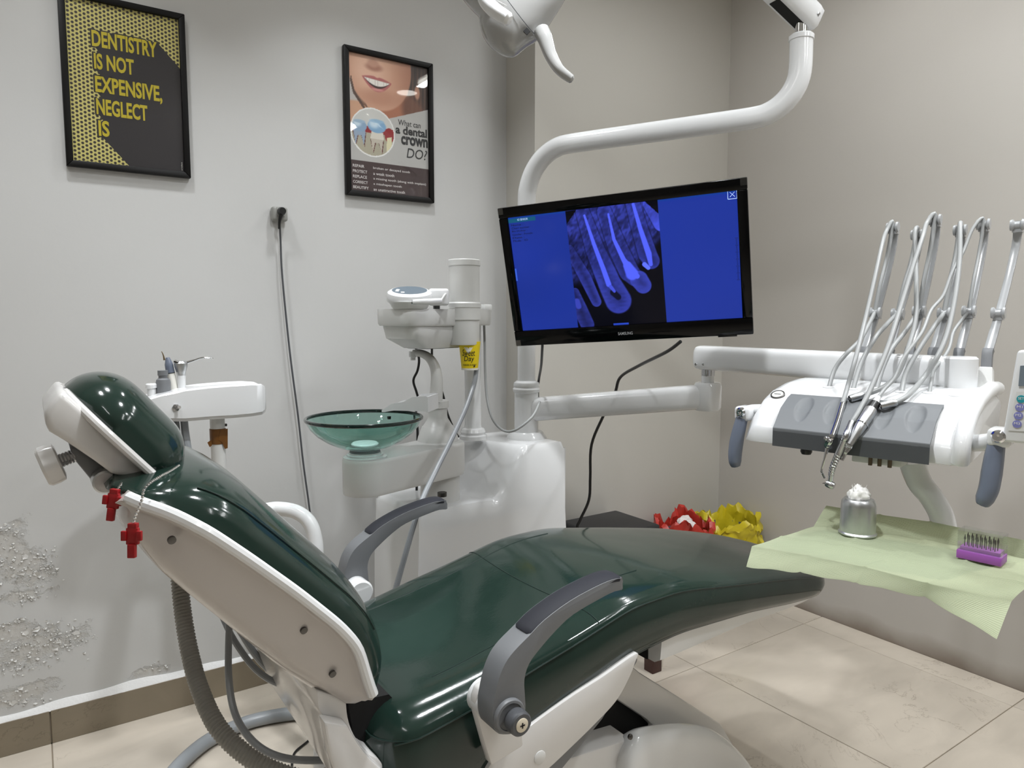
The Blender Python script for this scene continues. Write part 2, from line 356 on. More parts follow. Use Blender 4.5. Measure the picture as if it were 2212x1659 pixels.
def tile_mat(name, rgb, rough, dark):
    m = mat(name, rgb, rough, coat=0.15); nt = m.node_tree; N = nt.nodes; L = nt.links; b = N['Principled BSDF']
    tc = next(n for n in N if n.type == 'TEX_COORD'); oi = N.new('ShaderNodeObjectInfo')
    mu = N.new('ShaderNodeMath'); mu.operation = 'MULTIPLY'; mu.inputs[1].default_value = 37.0; L.new(oi.outputs['Random'], mu.inputs[0])
    n1 = N.new('ShaderNodeTexNoise'); n1.noise_dimensions = '4D'; n1.inputs['Scale'].default_value = 4.5; n1.inputs['Detail'].default_value = 8; n1.inputs['Distortion'].default_value = 0.8
    mp = N.new('ShaderNodeMapping'); mp.inputs['Scale'].default_value = (1, 2.2, 1); L.new(tc.outputs['Object'], mp.inputs[0]); L.new(mp.outputs[0], n1.inputs['Vector']); L.new(mu.outputs[0], n1.inputs['W'])
    r1 = N.new('ShaderNodeValToRGB'); c = lin(rgb)
    r1.color_ramp.elements[0].position = 0.3; r1.color_ramp.elements[0].color = tuple(v * 0.90 for v in c) + (1,)
    r1.color_ramp.elements[1].position = 0.72; r1.color_ramp.elements[1].color = tuple(min(1, v * 1.07) for v in c) + (1,)
    L.new(n1.outputs['Fac'], r1.inputs[0])
    n2 = N.new('ShaderNodeTexNoise'); n2.noise_dimensions = '4D'; n2.inputs['Scale'].default_value = 3.2; n2.inputs['Detail'].default_value = 10; n2.inputs['Roughness'].default_value = 0.62; n2.inputs['Distortion'].default_value = 1.6
    L.new(tc.outputs['Object'], n2.inputs['Vector']); L.new(mu.outputs[0], n2.inputs['W'])
    sb = N.new('ShaderNodeMath'); sb.operation = 'SUBTRACT'; sb.inputs[1].default_value = 0.5; L.new(n2.outputs['Fac'], sb.inputs[0])
    ab = N.new('ShaderNodeMath'); ab.operation = 'ABSOLUTE'; L.new(sb.outputs[0], ab.inputs[0])
    mr = N.new('ShaderNodeMapRange'); mr.inputs[1].default_value = 0.0; mr.inputs[2].default_value = 0.006; mr.inputs[3].default_value = 0.55; mr.inputs[4].default_value = 0.0; L.new(ab.outputs[0], mr.inputs[0])
    n3 = N.new('ShaderNodeTexNoise'); n3.inputs['Scale'].default_value = 2.0; L.new(tc.outputs['Object'], n3.inputs['Vector'])
    m3 = N.new('ShaderNodeMapRange'); m3.inputs[1].default_value = 0.5; m3.inputs[2].default_value = 0.62; L.new(n3.outputs['Fac'], m3.inputs[0])
    mm = N.new('ShaderNodeMath'); mm.operation = 'MULTIPLY'; L.new(mr.outputs[0], mm.inputs[0]); L.new(m3.outputs[0], mm.inputs[1])
    mx = N.new('ShaderNodeMix'); mx.data_type = 'RGBA'; L.new(mm.outputs[0], mx.inputs[0]); L.new(r1.outputs[0], mx.inputs[6]); mx.inputs[7].default_value = (*lin(dark), 1)
    L.new(mx.outputs[2], b.inputs['Base Color'])
    return m
MT['tile'] = tile_mat('beige_marble_tile', (208, 198, 184), 0.32, (128, 112, 94))
MT['skirt'] = tile_mat('taupe_skirting_tile', (134, 123, 105), 0.3, (86, 74, 58))

T = 0.12
def wall(name, x0, x1, y0, y1, z0, z1, m): return struct(mk(name, box(((x0 + x1) / 2, (y0 + y1) / 2, (z0 + z1) / 2), (x1 - x0, y1 - y0, z1 - z0)), m, loc=(0, 0, 0), smooth=False))
floor = wall('floor', XN - T, XW + T, YN - T, YW + T, -0.12, -0.004, 'grout')
wl = wall('wall_left', XN - T, XJ, YW, YW + T, -0.004, ZC, 'wall_l')
wb = wall('wall_back', XJ, XW, YB, YW + T, -0.004, ZC, 'wall_b')
wr = wall('wall_right', XW, XW + T, YN - T, YW + T, -0.004, ZC, 'wall_r')
wall('wall_near', XN - T, XW, YN - T, YN, -0.004, ZC, 'wall_b')
wall('wall_far_left', XN - T, XN, YN, YW, -0.004, ZC, 'wall_b')
wall('ceiling', XN - T, XW + T, YN - T, YW + T, ZC, ZC + T, 'ceil')
# floor tiles
xs = [-0.011 + 0.648 * k for k in range(-5, 6)]; ys = [2.431 - 0.756 * k for k in range(0, 9)]
xs[0] = max(xs[0], XN); g = 0.003
tcache = {}
for i in range(len(xs) - 1):
    for j in range(len(ys) - 1):
        x0, x1 = max(xs[i], XN), min(xs[i + 1], XW); y1, y0 = ys[j], max(ys[j + 1], YN)
        if y1 > YB and x0 >= XJ - 0.001: y1 = YB
        if x1 - x0 < 0.02 or y1 - y0 < 0.02: continue
        k = (round(x1 - x0, 4), round(y1 - y0, 4))
        if k not in tcache:
            o = mk('floor_tile', box((0, 0, -0.005), (k[0] - g, k[1] - g, 0.010)), 'tile', floor, bevel=0.0012, seg=1)
            tcache[k] = o
        else:
            o = tcache[k].copy(); COL.objects.link(o); o.parent = floor
        o.location = ((x0 + x1) / 2, (y0 + y1) / 2, 0)
        BASE[o] = V((0, 0, 0))
# skirting
bb = struct(mk('baseboard_left', box(((XN + XJ) / 2, YW - 0.0035, 0.05), (XJ - XN, 0.007, 0.1)), 'grout', loc=(0, 0, 0), smooth=False))
for a, b in zip(xs[:-1], xs[1:]):
    x0, x1 = max(a, XN), min(b, XJ)
    if x1 - x0 < 0.05: continue
    mk('skirting_tile', box(((x0 + x1) / 2, YW - 0.0075, 0.0505), (x1 - x0 - 0.004, 0.011, 0.101)), 'skirt', bb, bevel=0.001, seg=1)
bb2 = struct(mk('baseboard_back', box(((XJ + XW) / 2, YB - 0.005, 0.05), (XW - XJ, 0.01, 0.1)), 'skirt', loc=(0, 0, 0), bevel=0.001))
# ragged white paint bead above the skirting
def bead(u, v):
    x = XN + u * (XJ - XN); h = 0.101 + v * (0.019 + 0.004 * math.sin(x * 9) + 0.003 * math.sin(x * 31 + 1))
    if v < 0.01: h = 0.099 + 0.003 * math.sin(x * 47) * math.sin(x * 13)
    return (x, YW - 0.0125 * (1 - v * 0.82), h)
MT['bead'] = mat('white_filler', (236, 236, 236), 0.7, bump=0.5, bscale=120)
struct(mk('trim_1', solidify_grid(bead, 160, 4, (0, 0.012, 0)), 'bead', loc=(0, 0, 0)))
# curled flakes of paint on the damp patches
fl = []
for (x, y, sx, sy, n) in [(70, 1395, 90, 45, 90), (50, 1345, 80, 14, 40), (140, 1385, 55, 30, 70), (40, 1440, 60, 15, 40), (60, 1235, 55, 40, 70), (20, 1170, 30, 50, 40), (60, 1290, 60, 8, 25), (40, 1510, 60, 20, 40), (110, 1215, 25, 30, 30), (340, 1440, 40, 12, 14)]:
    for k in range(n):
        px, py = x + rng.normal() * sx * 0.55, y + rng.normal() * sy * 0.55
        if px < -150 or py > 1540: continue
        c = PY(px, py, YW); r = rng.uniform(0.0015, 0.0055) * (2.2 if rng.random() < 0.07 else 1); q = rng.uniform(0, 6.28)
        pts = []
        for t in range(5):
            an = q + t * 1.2566; rr = r * rng.uniform(0.5, 1.3)
            pts.append((c[0] + rr * math.cos(an), YW - 0.0008 - rng.uniform(0, 0.006) * (t % 3 == 0), c[2] + rr * math.sin(an) * 0.7))
        fl.append((pts, [tuple(range(5))]))
MT['flake'] = mat('peeling_paint', (216, 215, 212), 0.7)
fo = mk('paint_flake', join(*fl), 'flake', wl, smooth=False); fo['kind'] = 'stuff'

# ------------------------------------------------------------------ ceiling lamps (above the frame, seen in reflections; last two downlights added as fill)
for i, (kind, x, y, sx, sy, p) in enumerate(LAMPS):
    where = ['over the foot of the dental chair', 'over the backrest of the dental chair', 'near the right wall behind the camera', 'left of the chair behind the camera',
             'above the dark yellow lettered poster', 'above the wall plug', 'above the dental chair seat', 'in front of the delivery unit', 'left of the headrest, added to brighten the floor', 'beside the right wall, added to brighten floor and wall'][i]
    if kind == 'tube':
        t = thing('ceiling_tube_light', 'slim white LED tube light ' + where, 'ceiling light', (x, y, ZC), 'ceiling tube lights')
        mk('housing', box((x, y, ZC - 0.02), (0.06, sy + 0.06, 0.04)), 'white_matte', t, bevel=0.004)
        mk('diffuser', tube([(x, y - sy / 2, ZC - 0.052), (x, y + sy / 2, ZC - 0.052)], 0.014, 12, 1), 'led', t)
    else:
        t = thing('ceiling_downlight', 'round white downlight ' + where, 'ceiling light', (x, y, ZC), 'ceiling downlights')
        mk('trim_ring', lathe([(0.085, 0), (0.085, -0.006), (0.068, -0.009), (0.066, -0.002)], (x, y, ZC), n=28), 'white_matte', t)
        mk('diffuser', lathe([(0.064, -0.001), (0.064, -0.004), (0.03, -0.005)], (x, y, ZC), n=24), 'led', t)

# ------------------------------------------------------------------ framed posters
def frame_poster(x0, x1, z0, z1, bw, label, dep=0.022):
    t = thing('framed_poster', label, 'poster', ((x0 + x1) / 2, YW - dep / 2, z0))
    yf, yb = YW - dep, YW - 0.001
    def bar(a, b, c, d): # inner and outer rect corner pairs -> mitred bar
        return prism([(a[0], yf, a[1]), (b[0], yf, b[1]), (c[0], yf, c[1]), (d[0], yf, d[1])], (0, yb - yf, 0))
    O = [(x0, z0), (x1, z0), (x1, z1), (x0, z1)]; I = [(x0 + bw, z0 + bw), (x1 - bw, z0 + bw), (x1 - bw, z1 - bw), (x0 + bw, z1 - bw)]
    for k in range(4): mk('frame_bar', bar(O[k], O[(k + 1) % 4], I[(k + 1) % 4], I[k]), 'frame', t, bevel=0.0025)
    mk('glazing', box(((x0 + x1) / 2, yf + 0.0075, (z0 + z1) / 2), (x1 - x0 - 2 * bw + 0.002, 0.0015, z1 - z0 - 2 * bw + 0.002)), 'glazing', t, smooth=False)
    return t, V((x0 + bw, yf + 0.012, z0 + bw)), x1 - x0 - 2 * bw, z1 - z0 - 2 * bw
# poster one: dotted yellow print with lettering
YF = YW - 0.022
a = PY(142, 357, YF); b = PY(409, 384, YF); c = PY(403, 31, YF); d_ = PY(136, 180, YF)
x0, x1 = (a[0] + d_[0]) / 2, (b[0] + c[0]) / 2; z0 = (a[2] + b[2]) / 2; z1 = c[2]
t1, org, PW, PH = frame_poster(x0, x1, z0, z1, 0.0175, 'black framed poster with yellow dots reading DENTISTRY IS NOT EXPENSIVE, NEGLECT IS')
dm = mat('yellow_dot_print', (200, 190, 96), 0.5); nt = dm.node_tree; N = nt.nodes; L = nt.links
tcn = next(n for n in N if n.type == 'TEX_COORD')
def lattice(ox, oz):
    ad = N.new('ShaderNodeVectorMath'); ad.operation = 'MULTIPLY_ADD'; ad.inputs[1].default_value = (1 / 0.0200, 0, 1 / 0.0116); ad.inputs[2].default_value = (50 + ox, 0, 50 + oz); L.new(tcn.outputs['Object'], ad.inputs[0])
    fc = N.new('ShaderNodeVectorMath'); fc.operation = 'FRACTION'; L.new(ad.outputs[0], fc.inputs[0])
    sb = N.new('ShaderNodeVectorMath'); sb.operation = 'SUBTRACT'; sb.inputs[1].default_value = (0.5, 0, 0.5); L.new(fc.outputs[0], sb.inputs[0])
    ml = N.new('ShaderNodeVectorMath'); ml.operation = 'MULTIPLY'; ml.inputs[1].default_value = (0.0200, 0, 0.0116); L.new(sb.outputs[0], ml.inputs[0])
    ln = N.new('ShaderNodeVectorMath'); ln.operation = 'LENGTH'; L.new(ml.outputs[0], ln.inputs[0]); return ln.outputs['Value']
mn = N.new('ShaderNodeMath'); mn.operation = 'MINIMUM'; L.new(lattice(0, 0), mn.inputs[0]); L.new(lattice(0.5, 0.5), mn.inputs[1])
lt = N.new('ShaderNodeMapRange'); lt.inputs[1].default_value = 0.0034; lt.inputs[2].default_value = 0.0040; L.new(mn.outputs[0], lt.inputs[0])
mx = N.new('ShaderNodeMix'); mx.data_type = 'RGBA'; mx.inputs[6].default_value = (*lin((50, 42, 38)), 1); mx.inputs[7].default_value = (*lin((206, 196, 118)), 1)
L.new(lt.outputs[0], mx.inputs[0]); L.new(mx.outputs[2], N['Principled BSDF'].inputs['Base Color'])
MT['dots'] = dm
MT['pdark'] = mat('charcoal_print', (36, 32, 35), 0.5); MT['pyel'] = mat('mustard_print', (196, 178, 34), 0.5)
mk('dotted_print', ([tuple(org + EX * u + EZ * v) for u, v in ((0, 0), (PW, 0), (PW, PH), (0, PH))], [(0, 1, 2, 3)]), 'dots', t1, smooth=False)
def uv(u, v, lift=0.0003): return tuple(org + EX * (u * PW) + EZ * ((1 - v) * PH) - EY * lift)
poly = [(0.80, 0.177), (1, 0.315), (1, 1), (0.49, 1), (0.27, 0.84), (0.215, 0.83), (0.215, 0.735), (0.285, 0.735), (0.245, 0.70), (0.205, 0.69), (0.205, 0.59), (0.28, 0.595), (0.235, 0.555), (0.205, 0.55), (0.205, 0.45), (0.28, 0.455), (0.23, 0.415), (0.205, 0.41), (0.205, 0.31), (0.28, 0.315), (0.24, 0.28), (0.2, 0.275), (0.2, 0.17)]
mk('dark_print_field', ([uv(u, v) for u, v in poly], [tuple(range(len(poly)))]), 'pdark', t1, smooth=False)
for s, u0, u1, va, vb in [('DENTISTRY', .21, .79, .172, .274), ('IS NOT', .22, .57, .312, .412), ('EXPENSIVE,', .22, .82, .452, .572), ('NEGLECT', .22, .675, .592, .694), ('IS', .23, .325, .728, .828)]:
    hgt = (vb - va) * PH
    for mname, bold, lift, grow in (('pdark', 0.07, 0.0006, 0.012), ('pyel', 0.03, 0.0009, 0.0)):
        mk('lettering', text_fit(s, org, EX, EZ, (u0 - grow) * PW, (1 - vb) * PH - grow * PW, (u1 - u0 + 2 * grow) * PW, hgt + 2 * grow * PW, bold, 0, lift), mname, t1, smooth=False, fix=False)
# tiny vertical credit
gv = text_fit('artefact', org, EZ, -EX, 0.01 * PH, -0.985 * PW, 0.055 * PH, 0.012 * PW, 0, 0, 0.0006)
mk('credit_line', gv, 'paper', t1, smooth=False, fix=False)
# poster two: dental crown poster
a = PY(751.5, 422, YF); b = PY(940.5, 437, YF); c = PY(934, 133, YF); d_ = PY(741, 98, YF)
x0, x1 = (a[0] + d_[0]) / 2, (b[0] + c[0]) / 2; z0 = (a[2] + b[2]) / 2; z1 = (c[2] + d_[2]) / 2
t2, org, PW, PH = frame_poster(x0, x1, z0, z1, 0.0185, 'black framed poster with a smiling mouth asking What can a dental crown DO?')
AS = PH / PW
def mixc(base, col, m): return base * (1 - m[..., None]) + V(col) * m[..., None]
def ell(x, y, cx, cy, rx, ry, soft=0.1, rot=0.0):
    c, s = math.cos(rot), math.sin(rot); X = (x - cx) * c + (y - cy) * s; Y = -(x - cx) * s + (y - cy) * c
    return sm(1 + soft, 1 - soft, np.sqrt((X / rx) ** 2 + (Y / ry) ** 2))
def poly_mask(x, y, pts):
    inside = np.zeros(x.shape, bool); n = len(pts)
    for i in range(n):
        (ax, ay), (bx, by) = pts[i], pts[(i + 1) % n]
        cond = ((ay > y) != (by > y)) & (x < (bx - ax) * (y - ay) / (by - ay + 1e-12) + ax); inside ^= cond
    return inside.astype(float)
def paint2(x, y):
    v = 1 - y                     # top-down
    k = np.zeros(x.shape + (3,)) + V((188, 186, 182))
    # face and hair photograph
    k = mixc(k, (196, 190, 186), sm(.5, .4, v))
    k = mixc(k, (205, 160, 130), ell(x, v, .10, .44, .30, .10))              # shoulder left
    k = mixc(k, (58, 44, 40), ell(x, v, .95, .18, .22, .30, .12))            # dark hair right
    k = mixc(k, (172, 112, 84), ell(x, v, .62, .40, .34, .17, .10))          # neck
    k = mixc(k, (96, 62, 48), ell(x, v, .80, .33, .14, .12, .35) * .8)
    k = mixc(k, (104, 70, 54), poly_mask(x, v, [(.06, .20), (.20, .34), (.24, .39), (.10, .33), (.04, .26)]) * .8)
    face = ell(x, v, .38, .06, .40, .325, .03)
    k = mixc(k, (206, 158, 132), face)
    k = mixc(k, (226, 184, 160), face * ell(x, v, .26, .10, .20, .14, .6))
    k = mixc(k, (170, 116, 92), face * sm(.50, .80, x) * .8)
    k = mixc(k, (176, 124, 100), face * ell(x, v, .38, .29, .22, .06, .6) * .5)
    k = mixc(k, (150, 96, 78), ell(x, v, .31, .075, .10, .028, .5) * face * .7)         # nose shade
    k = mixc(k, (196, 150, 128), ell(x, v, .30, .045, .07, .03, .4) * face)
    q = (x - .345) / .185; base_v = .163 + .05 * (x - .345); par = np.clip(1 - q * q, 0, 1)
    lips = sm(0, .01, par) * sm(-.006, .004, v - (base_v - .022 * par + .008 * np.exp(-(q / .12) ** 2))) * sm(.004, -.006, v - (base_v + .088 * par))
    k = mixc(k, (178, 102, 100), lips); k = mixc(k, (208, 142, 136), lips * ell(x, v, .345, .235, .09, .010, .5))
    q2 = (x - .345) / .158; p2 = np.clip(1 - q2 * q2, 0, 1)
    inner = sm(0, .01, p2) * sm(-.003, .003, v - (base_v + .002)) * sm(.003, -.003, v - (base_v + .004 + .058 * p2))
    k = mixc(k, (60, 34, 34), inner)
    teeth = inner * sm(.003, -.003, v - (base_v + .004 + .042 * p2))
    k = mixc(k, (238, 233, 226), teeth)
    k = mixc(k, (198, 188, 182), teeth * (np.abs(((x * 28) % 1) - .5) > .45).astype(float))
    k = mixc(k, (74, 54, 46), poly_mask(x, v, [(.03, .16), (.07, .27), (.20, .385), (.17, .39), (.05, .29), (.015, .20)]) * .85)
    for hx in (.80, .86, .91, .96): k = mixc(k, (120, 86, 66), ell(x, v, hx, .22, .012, .20, .6, .05) * .5)
    k = mixc(k, (190, 140, 116), ell(x, v, .86, .20, .035, .05, .3))
    # grey field below the diagonal
    below = (v > .43 - .115 * (x - .5) / .5).astype(float) * (x > .3) + (v > .50).astype(float) * (x <= .3)
    k = mixc(k, (186, 185, 182), np.clip(below, 0, 1))
    # round tooth illustration
    X, Y = x - .285, (v - .555) * AS
    r = np.sqrt(X ** 2 + Y ** 2)
    k = mixc(k, (236, 236, 234), (r < .277).astype(float)); disc = (r < .262).astype(float)
    k = mixc(k, (206, 206, 202), disc)
    k = mixc(k, (176, 170, 150), disc * (v > .555)); k = mixc(k, (146, 28, 32), disc * ((v > .515) & (v < .56)).astype(float))
    k = mixc(k, (150, 24, 30), disc * ell(x, v, .49, .56, .06, .055, .05)); k = mixc(k, (226, 220, 182), disc * poly_mask(x, v, [(.46, .58), (.52, .57), (.52, .70), (.45, .70)]))
    def tooth(cx, cy, s, top, root, crown):
        nonlocal k
        for dx, lean in ((-.045, -.2), (.045, .2)):
            k = mixc(k, (96, 38, 36), disc * poly_mask(x, v, [(cx + (dx - .042) * s, cy + .03), (cx + (dx + .042) * s, cy + .03), (cx + (dx * 1.25 + .008) * s, cy + .135)]))
            k = mixc(k, root, disc * poly_mask(x, v, [(cx + (dx - .034) * s, cy + .02), (cx + (dx + .034) * s, cy + .02), (cx + (dx * 1.2) * s, cy + .125)]))
        k = mixc(k, root, disc * ell(x, v, cx, cy + .02, .075 * s, .035, .1))
        if crown:
            e = disc * ell(x, v, cx, cy - .015, .095 * s, .042, .06); k = mixc(k, (140, 168, 196), e)
            k = mixc(k, (206, 224, 236), disc * ell(x, v, cx - .03 * s, cy - .03, .05 * s, .022, .6))
            k = mixc(k, (160, 186, 208), disc * ell(x, v, cx, cy - .048, .075 * s, .012, .2))
    tooth(.12, .535, .95, None, (150, 168, 190), True)
    tooth(.335, .575, 1.0, None, (198, 190, 176), False)
    k = mixc(k, (222, 216, 204), disc * poly_mask(x, v, [(.27, .545), (.41, .55), (.42, .60), (.25, .60)]))
    e = disc * ell(x, v, .335, .505, .115, .05, .06); k = mixc(k, (128, 170, 206), e)
    k = mixc(k, (206, 226, 240), disc * ell(x, v, .30, .49, .06, .03, .6)); k = mixc(k, (150, 186, 214), disc * ell(x, v, .335, .468, .09, .014, .2))
    # dark band
    k = mixc(k, (66, 50, 50), (v > .775).astype(float))
    return k
MT['print2'] = vcol_mat('crown_poster_print', 0.5)
print_grid('poster_print', org, EX, EZ, PW, PH, 150, 230, paint2, MT['print2'], t2)
MT['ptext'] = mat('dark_grey_print', (40, 40, 42), 0.5); MT['pwhite'] = mat('pale_print', (226, 222, 220), 0.5)
def ptxt(s, u0, u1, va, vb, m, bold=0.0, shear=0.0):
    mk('lettering', text_fit(s, org, EX, EZ, u0 * PW, (1 - vb) * PH, (u1 - u0) * PW, (vb - va) * PH, bold, shear, 0.0009), m, t2, smooth=False, fix=False)
ptxt('What can', .605, .90, .425, .468, 'ptext', 0.005); ptxt('a dental', .57, .985, .47, .535, 'ptext', 0.035); ptxt('crown', .64, .995, .545, .612, 'ptext', 0.04)
ptxt('DO?', .71, .985, .632, .708, 'ptext', 0.004, 0.2)
for i, (a_, b_, wa, wb_) in enumerate([('REPAIR', 'broken or decayed tooth', .14, .47), ('PROTECT', 'a weak tooth', .175, .265), ('REPLACE', 'a missing tooth (along with implant)', .17, .685), ('CORRECT', 'a misshapen tooth', .18, .36), ('BEAUTIFY', 'an unattractive tooth', .19, .40)]):
    v0 = .806 + i * .0395
    ptxt(a_, .03, .03 + wa, v0, v0 + .021, 'pwhite', 0.01); ptxt(b_, .28, .28 + wb_, v0 + .002, v0 + .024, 'pwhite', 0.006)

# ------------------------------------------------------------------ wall plug and its cable
p = PY(600, 464, YW); t = thing('wall_socket', 'small grey wall socket between the two posters', 'socket', (p[0], YW, p[2] - 0.03))
mk('socket_box', box((p[0], YW - 0.016, p[2]), (0.05, 0.032, 0.047)), 'socket', t, bevel=0.008, seg=3)
mk('face_recess', box((p[0], YW - 0.0325, p[2] + 0.006), (0.026, 0.003, 0.030)), 'socket', t, bevel=0.004)
q = [PY(604, 470, YW - 0.045), PY(606, 520, YW - 0.02), PY(610, 600, YW - 0.02), PY(626, 760, YW - 0.022), PY(644, 900, YW - 0.025), PY(655, 1000, YW - 0.025), PY(668, 1095, YW - 0.025), PY(676, 1170, YW - 0.02), PY(690, 1400, YW - 0.03)]
t = thing('plug_cable', 'black plug with long dark cable hanging down the left wall', 'cable', (q[0][0], YW - 0.04, 0))
mk('plug', lathe([(0.006, 0.0), (0.013, 0.002), (0.0135, 0.012), (0.011, 0.022)], (p[0], YW - 0.036, p[2] + 0.006), (0, -1, 0), 20), 'black', t)
mk('strain_relief', tube([(p[0], YW - 0.046, p[2]), tuple(q[0] + V((0, 0, -.01))), tuple(q[0] + V((0, .01, -.035)))], [0.008, 0.005, 0.0035], 10, 4), 'black', t)
mk('cable', tube([q[0] + V((0, 0, -.012))] + q[1:], 0.0032, 8, 6), 'dgrey', t)
# ------------------------------------------------------------------ dental chair (long axis along X, centre line Y = 1.25)
YC = 1.25
chair = thing('dental_chair', 'reclined dental chair with glossy green vinyl cushions and grey armrests', 'dental chair', (1.1, YC, 0))
KX = [.43, .50, .60, .70, .83, .96, 1.10, 1.32, 1.51, 1.62, 1.76]
KS = [.560, .570, .588, .616, .645, .679, .684, .652, .622, .598, .574]
KB = [.39, .395, .425, .478, .530, .568, .583, .576, .553, .543, .545]
KR = [.030, .034, .034, .030, .026, .022, .020, .016, .014, .012, .008]
FS, FB, FR = smoothf(KX, KS, .028), smoothf(KX, KB, .028), smoothf(KX, KR, .03)
def seat_p(X):
    e0, e1 = X - .43, 1.76 - X
    hw = np.interp(X, [.43, .6, 1.3, 1.5, 1.76], [.25, .252, .25, .24, .22])
    if e0 < .07: hw -= .07 - math.sqrt(max(0, .07 ** 2 - (.07 - e0) ** 2))
    if e1 < .15: hw -= .15 - math.sqrt(max(0, .15 ** 2 - (.15 - e1) ** 2))
    zs, zb, r = FS(X), FB(X), FR(X)
    if e0 < .05: k = math.sqrt(max(0, 1 - (1 - e0 / .05) ** 2)); r *= k; zs -= .02 * (1 - k)
    if e1 < .06: k = math.sqrt(max(0, 1 - (1 - e1 / .06) ** 2)); mid = (zs + zb) / 2; zs = mid + (zs - mid) * (.45 + .55 * k); zb = mid + (zb - mid) * (.45 + .55 * k); r *= k
    return hw, zs, zb, r
def seat_top(X, s):
    hw, zs, zb, r = seat_p(X); e = max(0, (abs(s) - .70) / .30)
    dip = -0.016 * math.exp(-((X - .72) / .16) ** 2) * (1 - s * s)
    return V((X, YC + s * hw, zs + r * math.sqrt(max(0, 1 - min(e, 1) ** 2)) + .010 * (1 - abs(s) ** 2.2) + dip))
secs = []
st = np.concatenate([.43 + .07 * (1 - np.cos(np.linspace(0, math.pi / 2, 10))), np.linspace(.51, 1.60, 46), 1.76 - .15 * (1 - np.sin(np.linspace(0, math.pi / 2, 14)))[1:]])
ss = np.concatenate([-np.cos(np.linspace(0, math.pi / 2, 12)) , np.sin(np.linspace(0, math.pi / 2, 12))[1:]])
for X in st:
    hw, zs, zb, r = seat_p(X); loop = [seat_top(X, s) for s in ss]
    for t in (.25, .5, .75, .93): loop.append(V((X, YC + hw * (1 + .040 * math.sin(math.pi * t) - .02 * t * t), zs + (zb - zs) * t)))
    for s in np.linspace(.93, -.93, 6): loop.append(V((X, YC + s * hw, zb)))
    for t in (.93, .75, .5, .25): loop.append(V((X, YC - hw * (1 + .040 * math.sin(math.pi * t) - .02 * t * t), zs + (zb - zs) * t)))
    secs.append(loop)
seat = mk('seat_cushion', loft(secs), 'vinyl', chair, angle=70)
for sgn in (-1, 1):
    pts = [V((X, YC + sgn * (seat_p(X)[0] + .0006), seat_p(X)[1])) for X in np.linspace(.455, 1.70, 70)]
    mk('seam', tube(pts, 0.0016, 6, 1), 'seam', seat)
    mk('seam', tube([seat_top(X, sgn * (.66 - .05 * (X - .6))) + V((0, 0, .0002)) for X in np.linspace(.56, 1.06, 40)], 0.0013, 6, 1), 'seam', seat)
mk('seam', tube([seat_top(.86 + .02 * s * s, s) + V((0, 0, .0002)) for s in np.linspace(-.985, .985, 60)], 0.0011, 6, 1), 'seam', seat)
# rear piping
mk('seam', tube([V((.43 + .07 * (1 - math.cos(a)) + .002, YC + sg * (.18 + .07 * math.sin(a)), .562 + .006 * math.sin(a))) for sg, a in [(-1, q) for q in np.linspace(1.5, 0, 12)] + [(1, q) for q in np.linspace(0, 1.5, 12)]], 0.0016, 6, 1), 'seam', seat)

# backrest frame: s runs down the back, n points to the sitter
BO = V((.102, 0, 1.017)); BS = V((.68, 0, -.733)); BN = V((.733, 0, .68))
def bp(s, y, n): return BO + BS * s + EY * (YC + y) + BN * n
nb = smoothf([-.05, 0, .034, .09, .16, .25, .34, .390, .430, .462, .48], [-.02, -.002, .018, .031, .037, .042, .043, .037, .0145, -.002, -.010], .014)
tb_ = smoothf([-.03, -.005, .01, .026, .05, .08, .12, .34, .381, .427, .455, .472, .482], [-.02, .014, .034, .057, .079, .092, .098, .098, .093, .080, .063, .037, .004], .007)
bw = smoothf([-.02, .0, .03, .08, .15, .47, .50], [.13, .195, .228, .245, .25, .25, .243], .010)
def sup(k, p): return (1 - min(1, abs(k)) ** p) ** (1 / p)
secs = []
sv = np.concatenate([-.018 + .07 * (1 - np.cos(np.linspace(.05, math.pi / 2, 14))), np.linspace(.06, .40, 24), .4795 - .075 * (1 - np.sin(np.linspace(0, math.pi / 2 - .02, 14)))])
for s in sv:
    k = 1.0
    hw = bw(s) - (.02 * (1 - k)) - .012 * sm(.45, .48, s); n0 = nb(s) - .004; tt = tb_(s) - n0
    loop = [bp(s, hw * y, n0 + tt * k * sup(y, 2.9) + .006 * k * (1 - y * y)) for y in ss]
    loop += [bp(s, hw * y, n0 - .008 * k) for y in np.linspace(.9, -.9, 7)]
    secs.append(loop)
back = mk('backrest_cushion', loft(secs), 'vinyl', chair, angle=70)
for sgn in (-1, 1):
    mk('seam', tube([bp(s, sgn * bw(s) * .90, nb(s) + (tb_(s) - nb(s)) * sup(.90, 2.9) + .0012) for s in np.linspace(.05, .41, 40)], 0.0012, 6, 1), 'seam', back)
# backrest shell
secs = []
for s in np.linspace(-.005, .470, 40):
    e = min(1, (s + .005) / .05, (.470 - s) / .02 + .45); kk = sup(1 - e, 2.2) if e < 1 else 1
    hw = bw(max(s, .0)) + .002; dp = kk * np.interp(s, [-.005, .1, .35, .478], [.6, .9, 1.05, .95])
    b0 = nb(s); lo_ = lambda n: min(b0 - .012, n * dp)
    half = [(hw, b0 + .002), (hw + .004, b0 - .005), (hw + .003, b0 - .012), (hw - .006, b0 - .016), (hw - .010, b0 - .020), (hw - .018, lo_(-.034)), (hw - .028, lo_(-.046)), (hw - .055, lo_(-.060)), (hw - .12, lo_(-.066)), (.02, lo_(-.067))]
    secs.append([bp(s, -y, n) for y, n in half] + [bp(s, y, n) for y, n in reversed(half)])
shell = mk('back_shell', loft(secs), 'panel', chair, angle=40)
rim = [bp(s, -(bw(max(s, 0)) + .003), nb(s) - .006) for s in np.linspace(.0, .466, 40)]
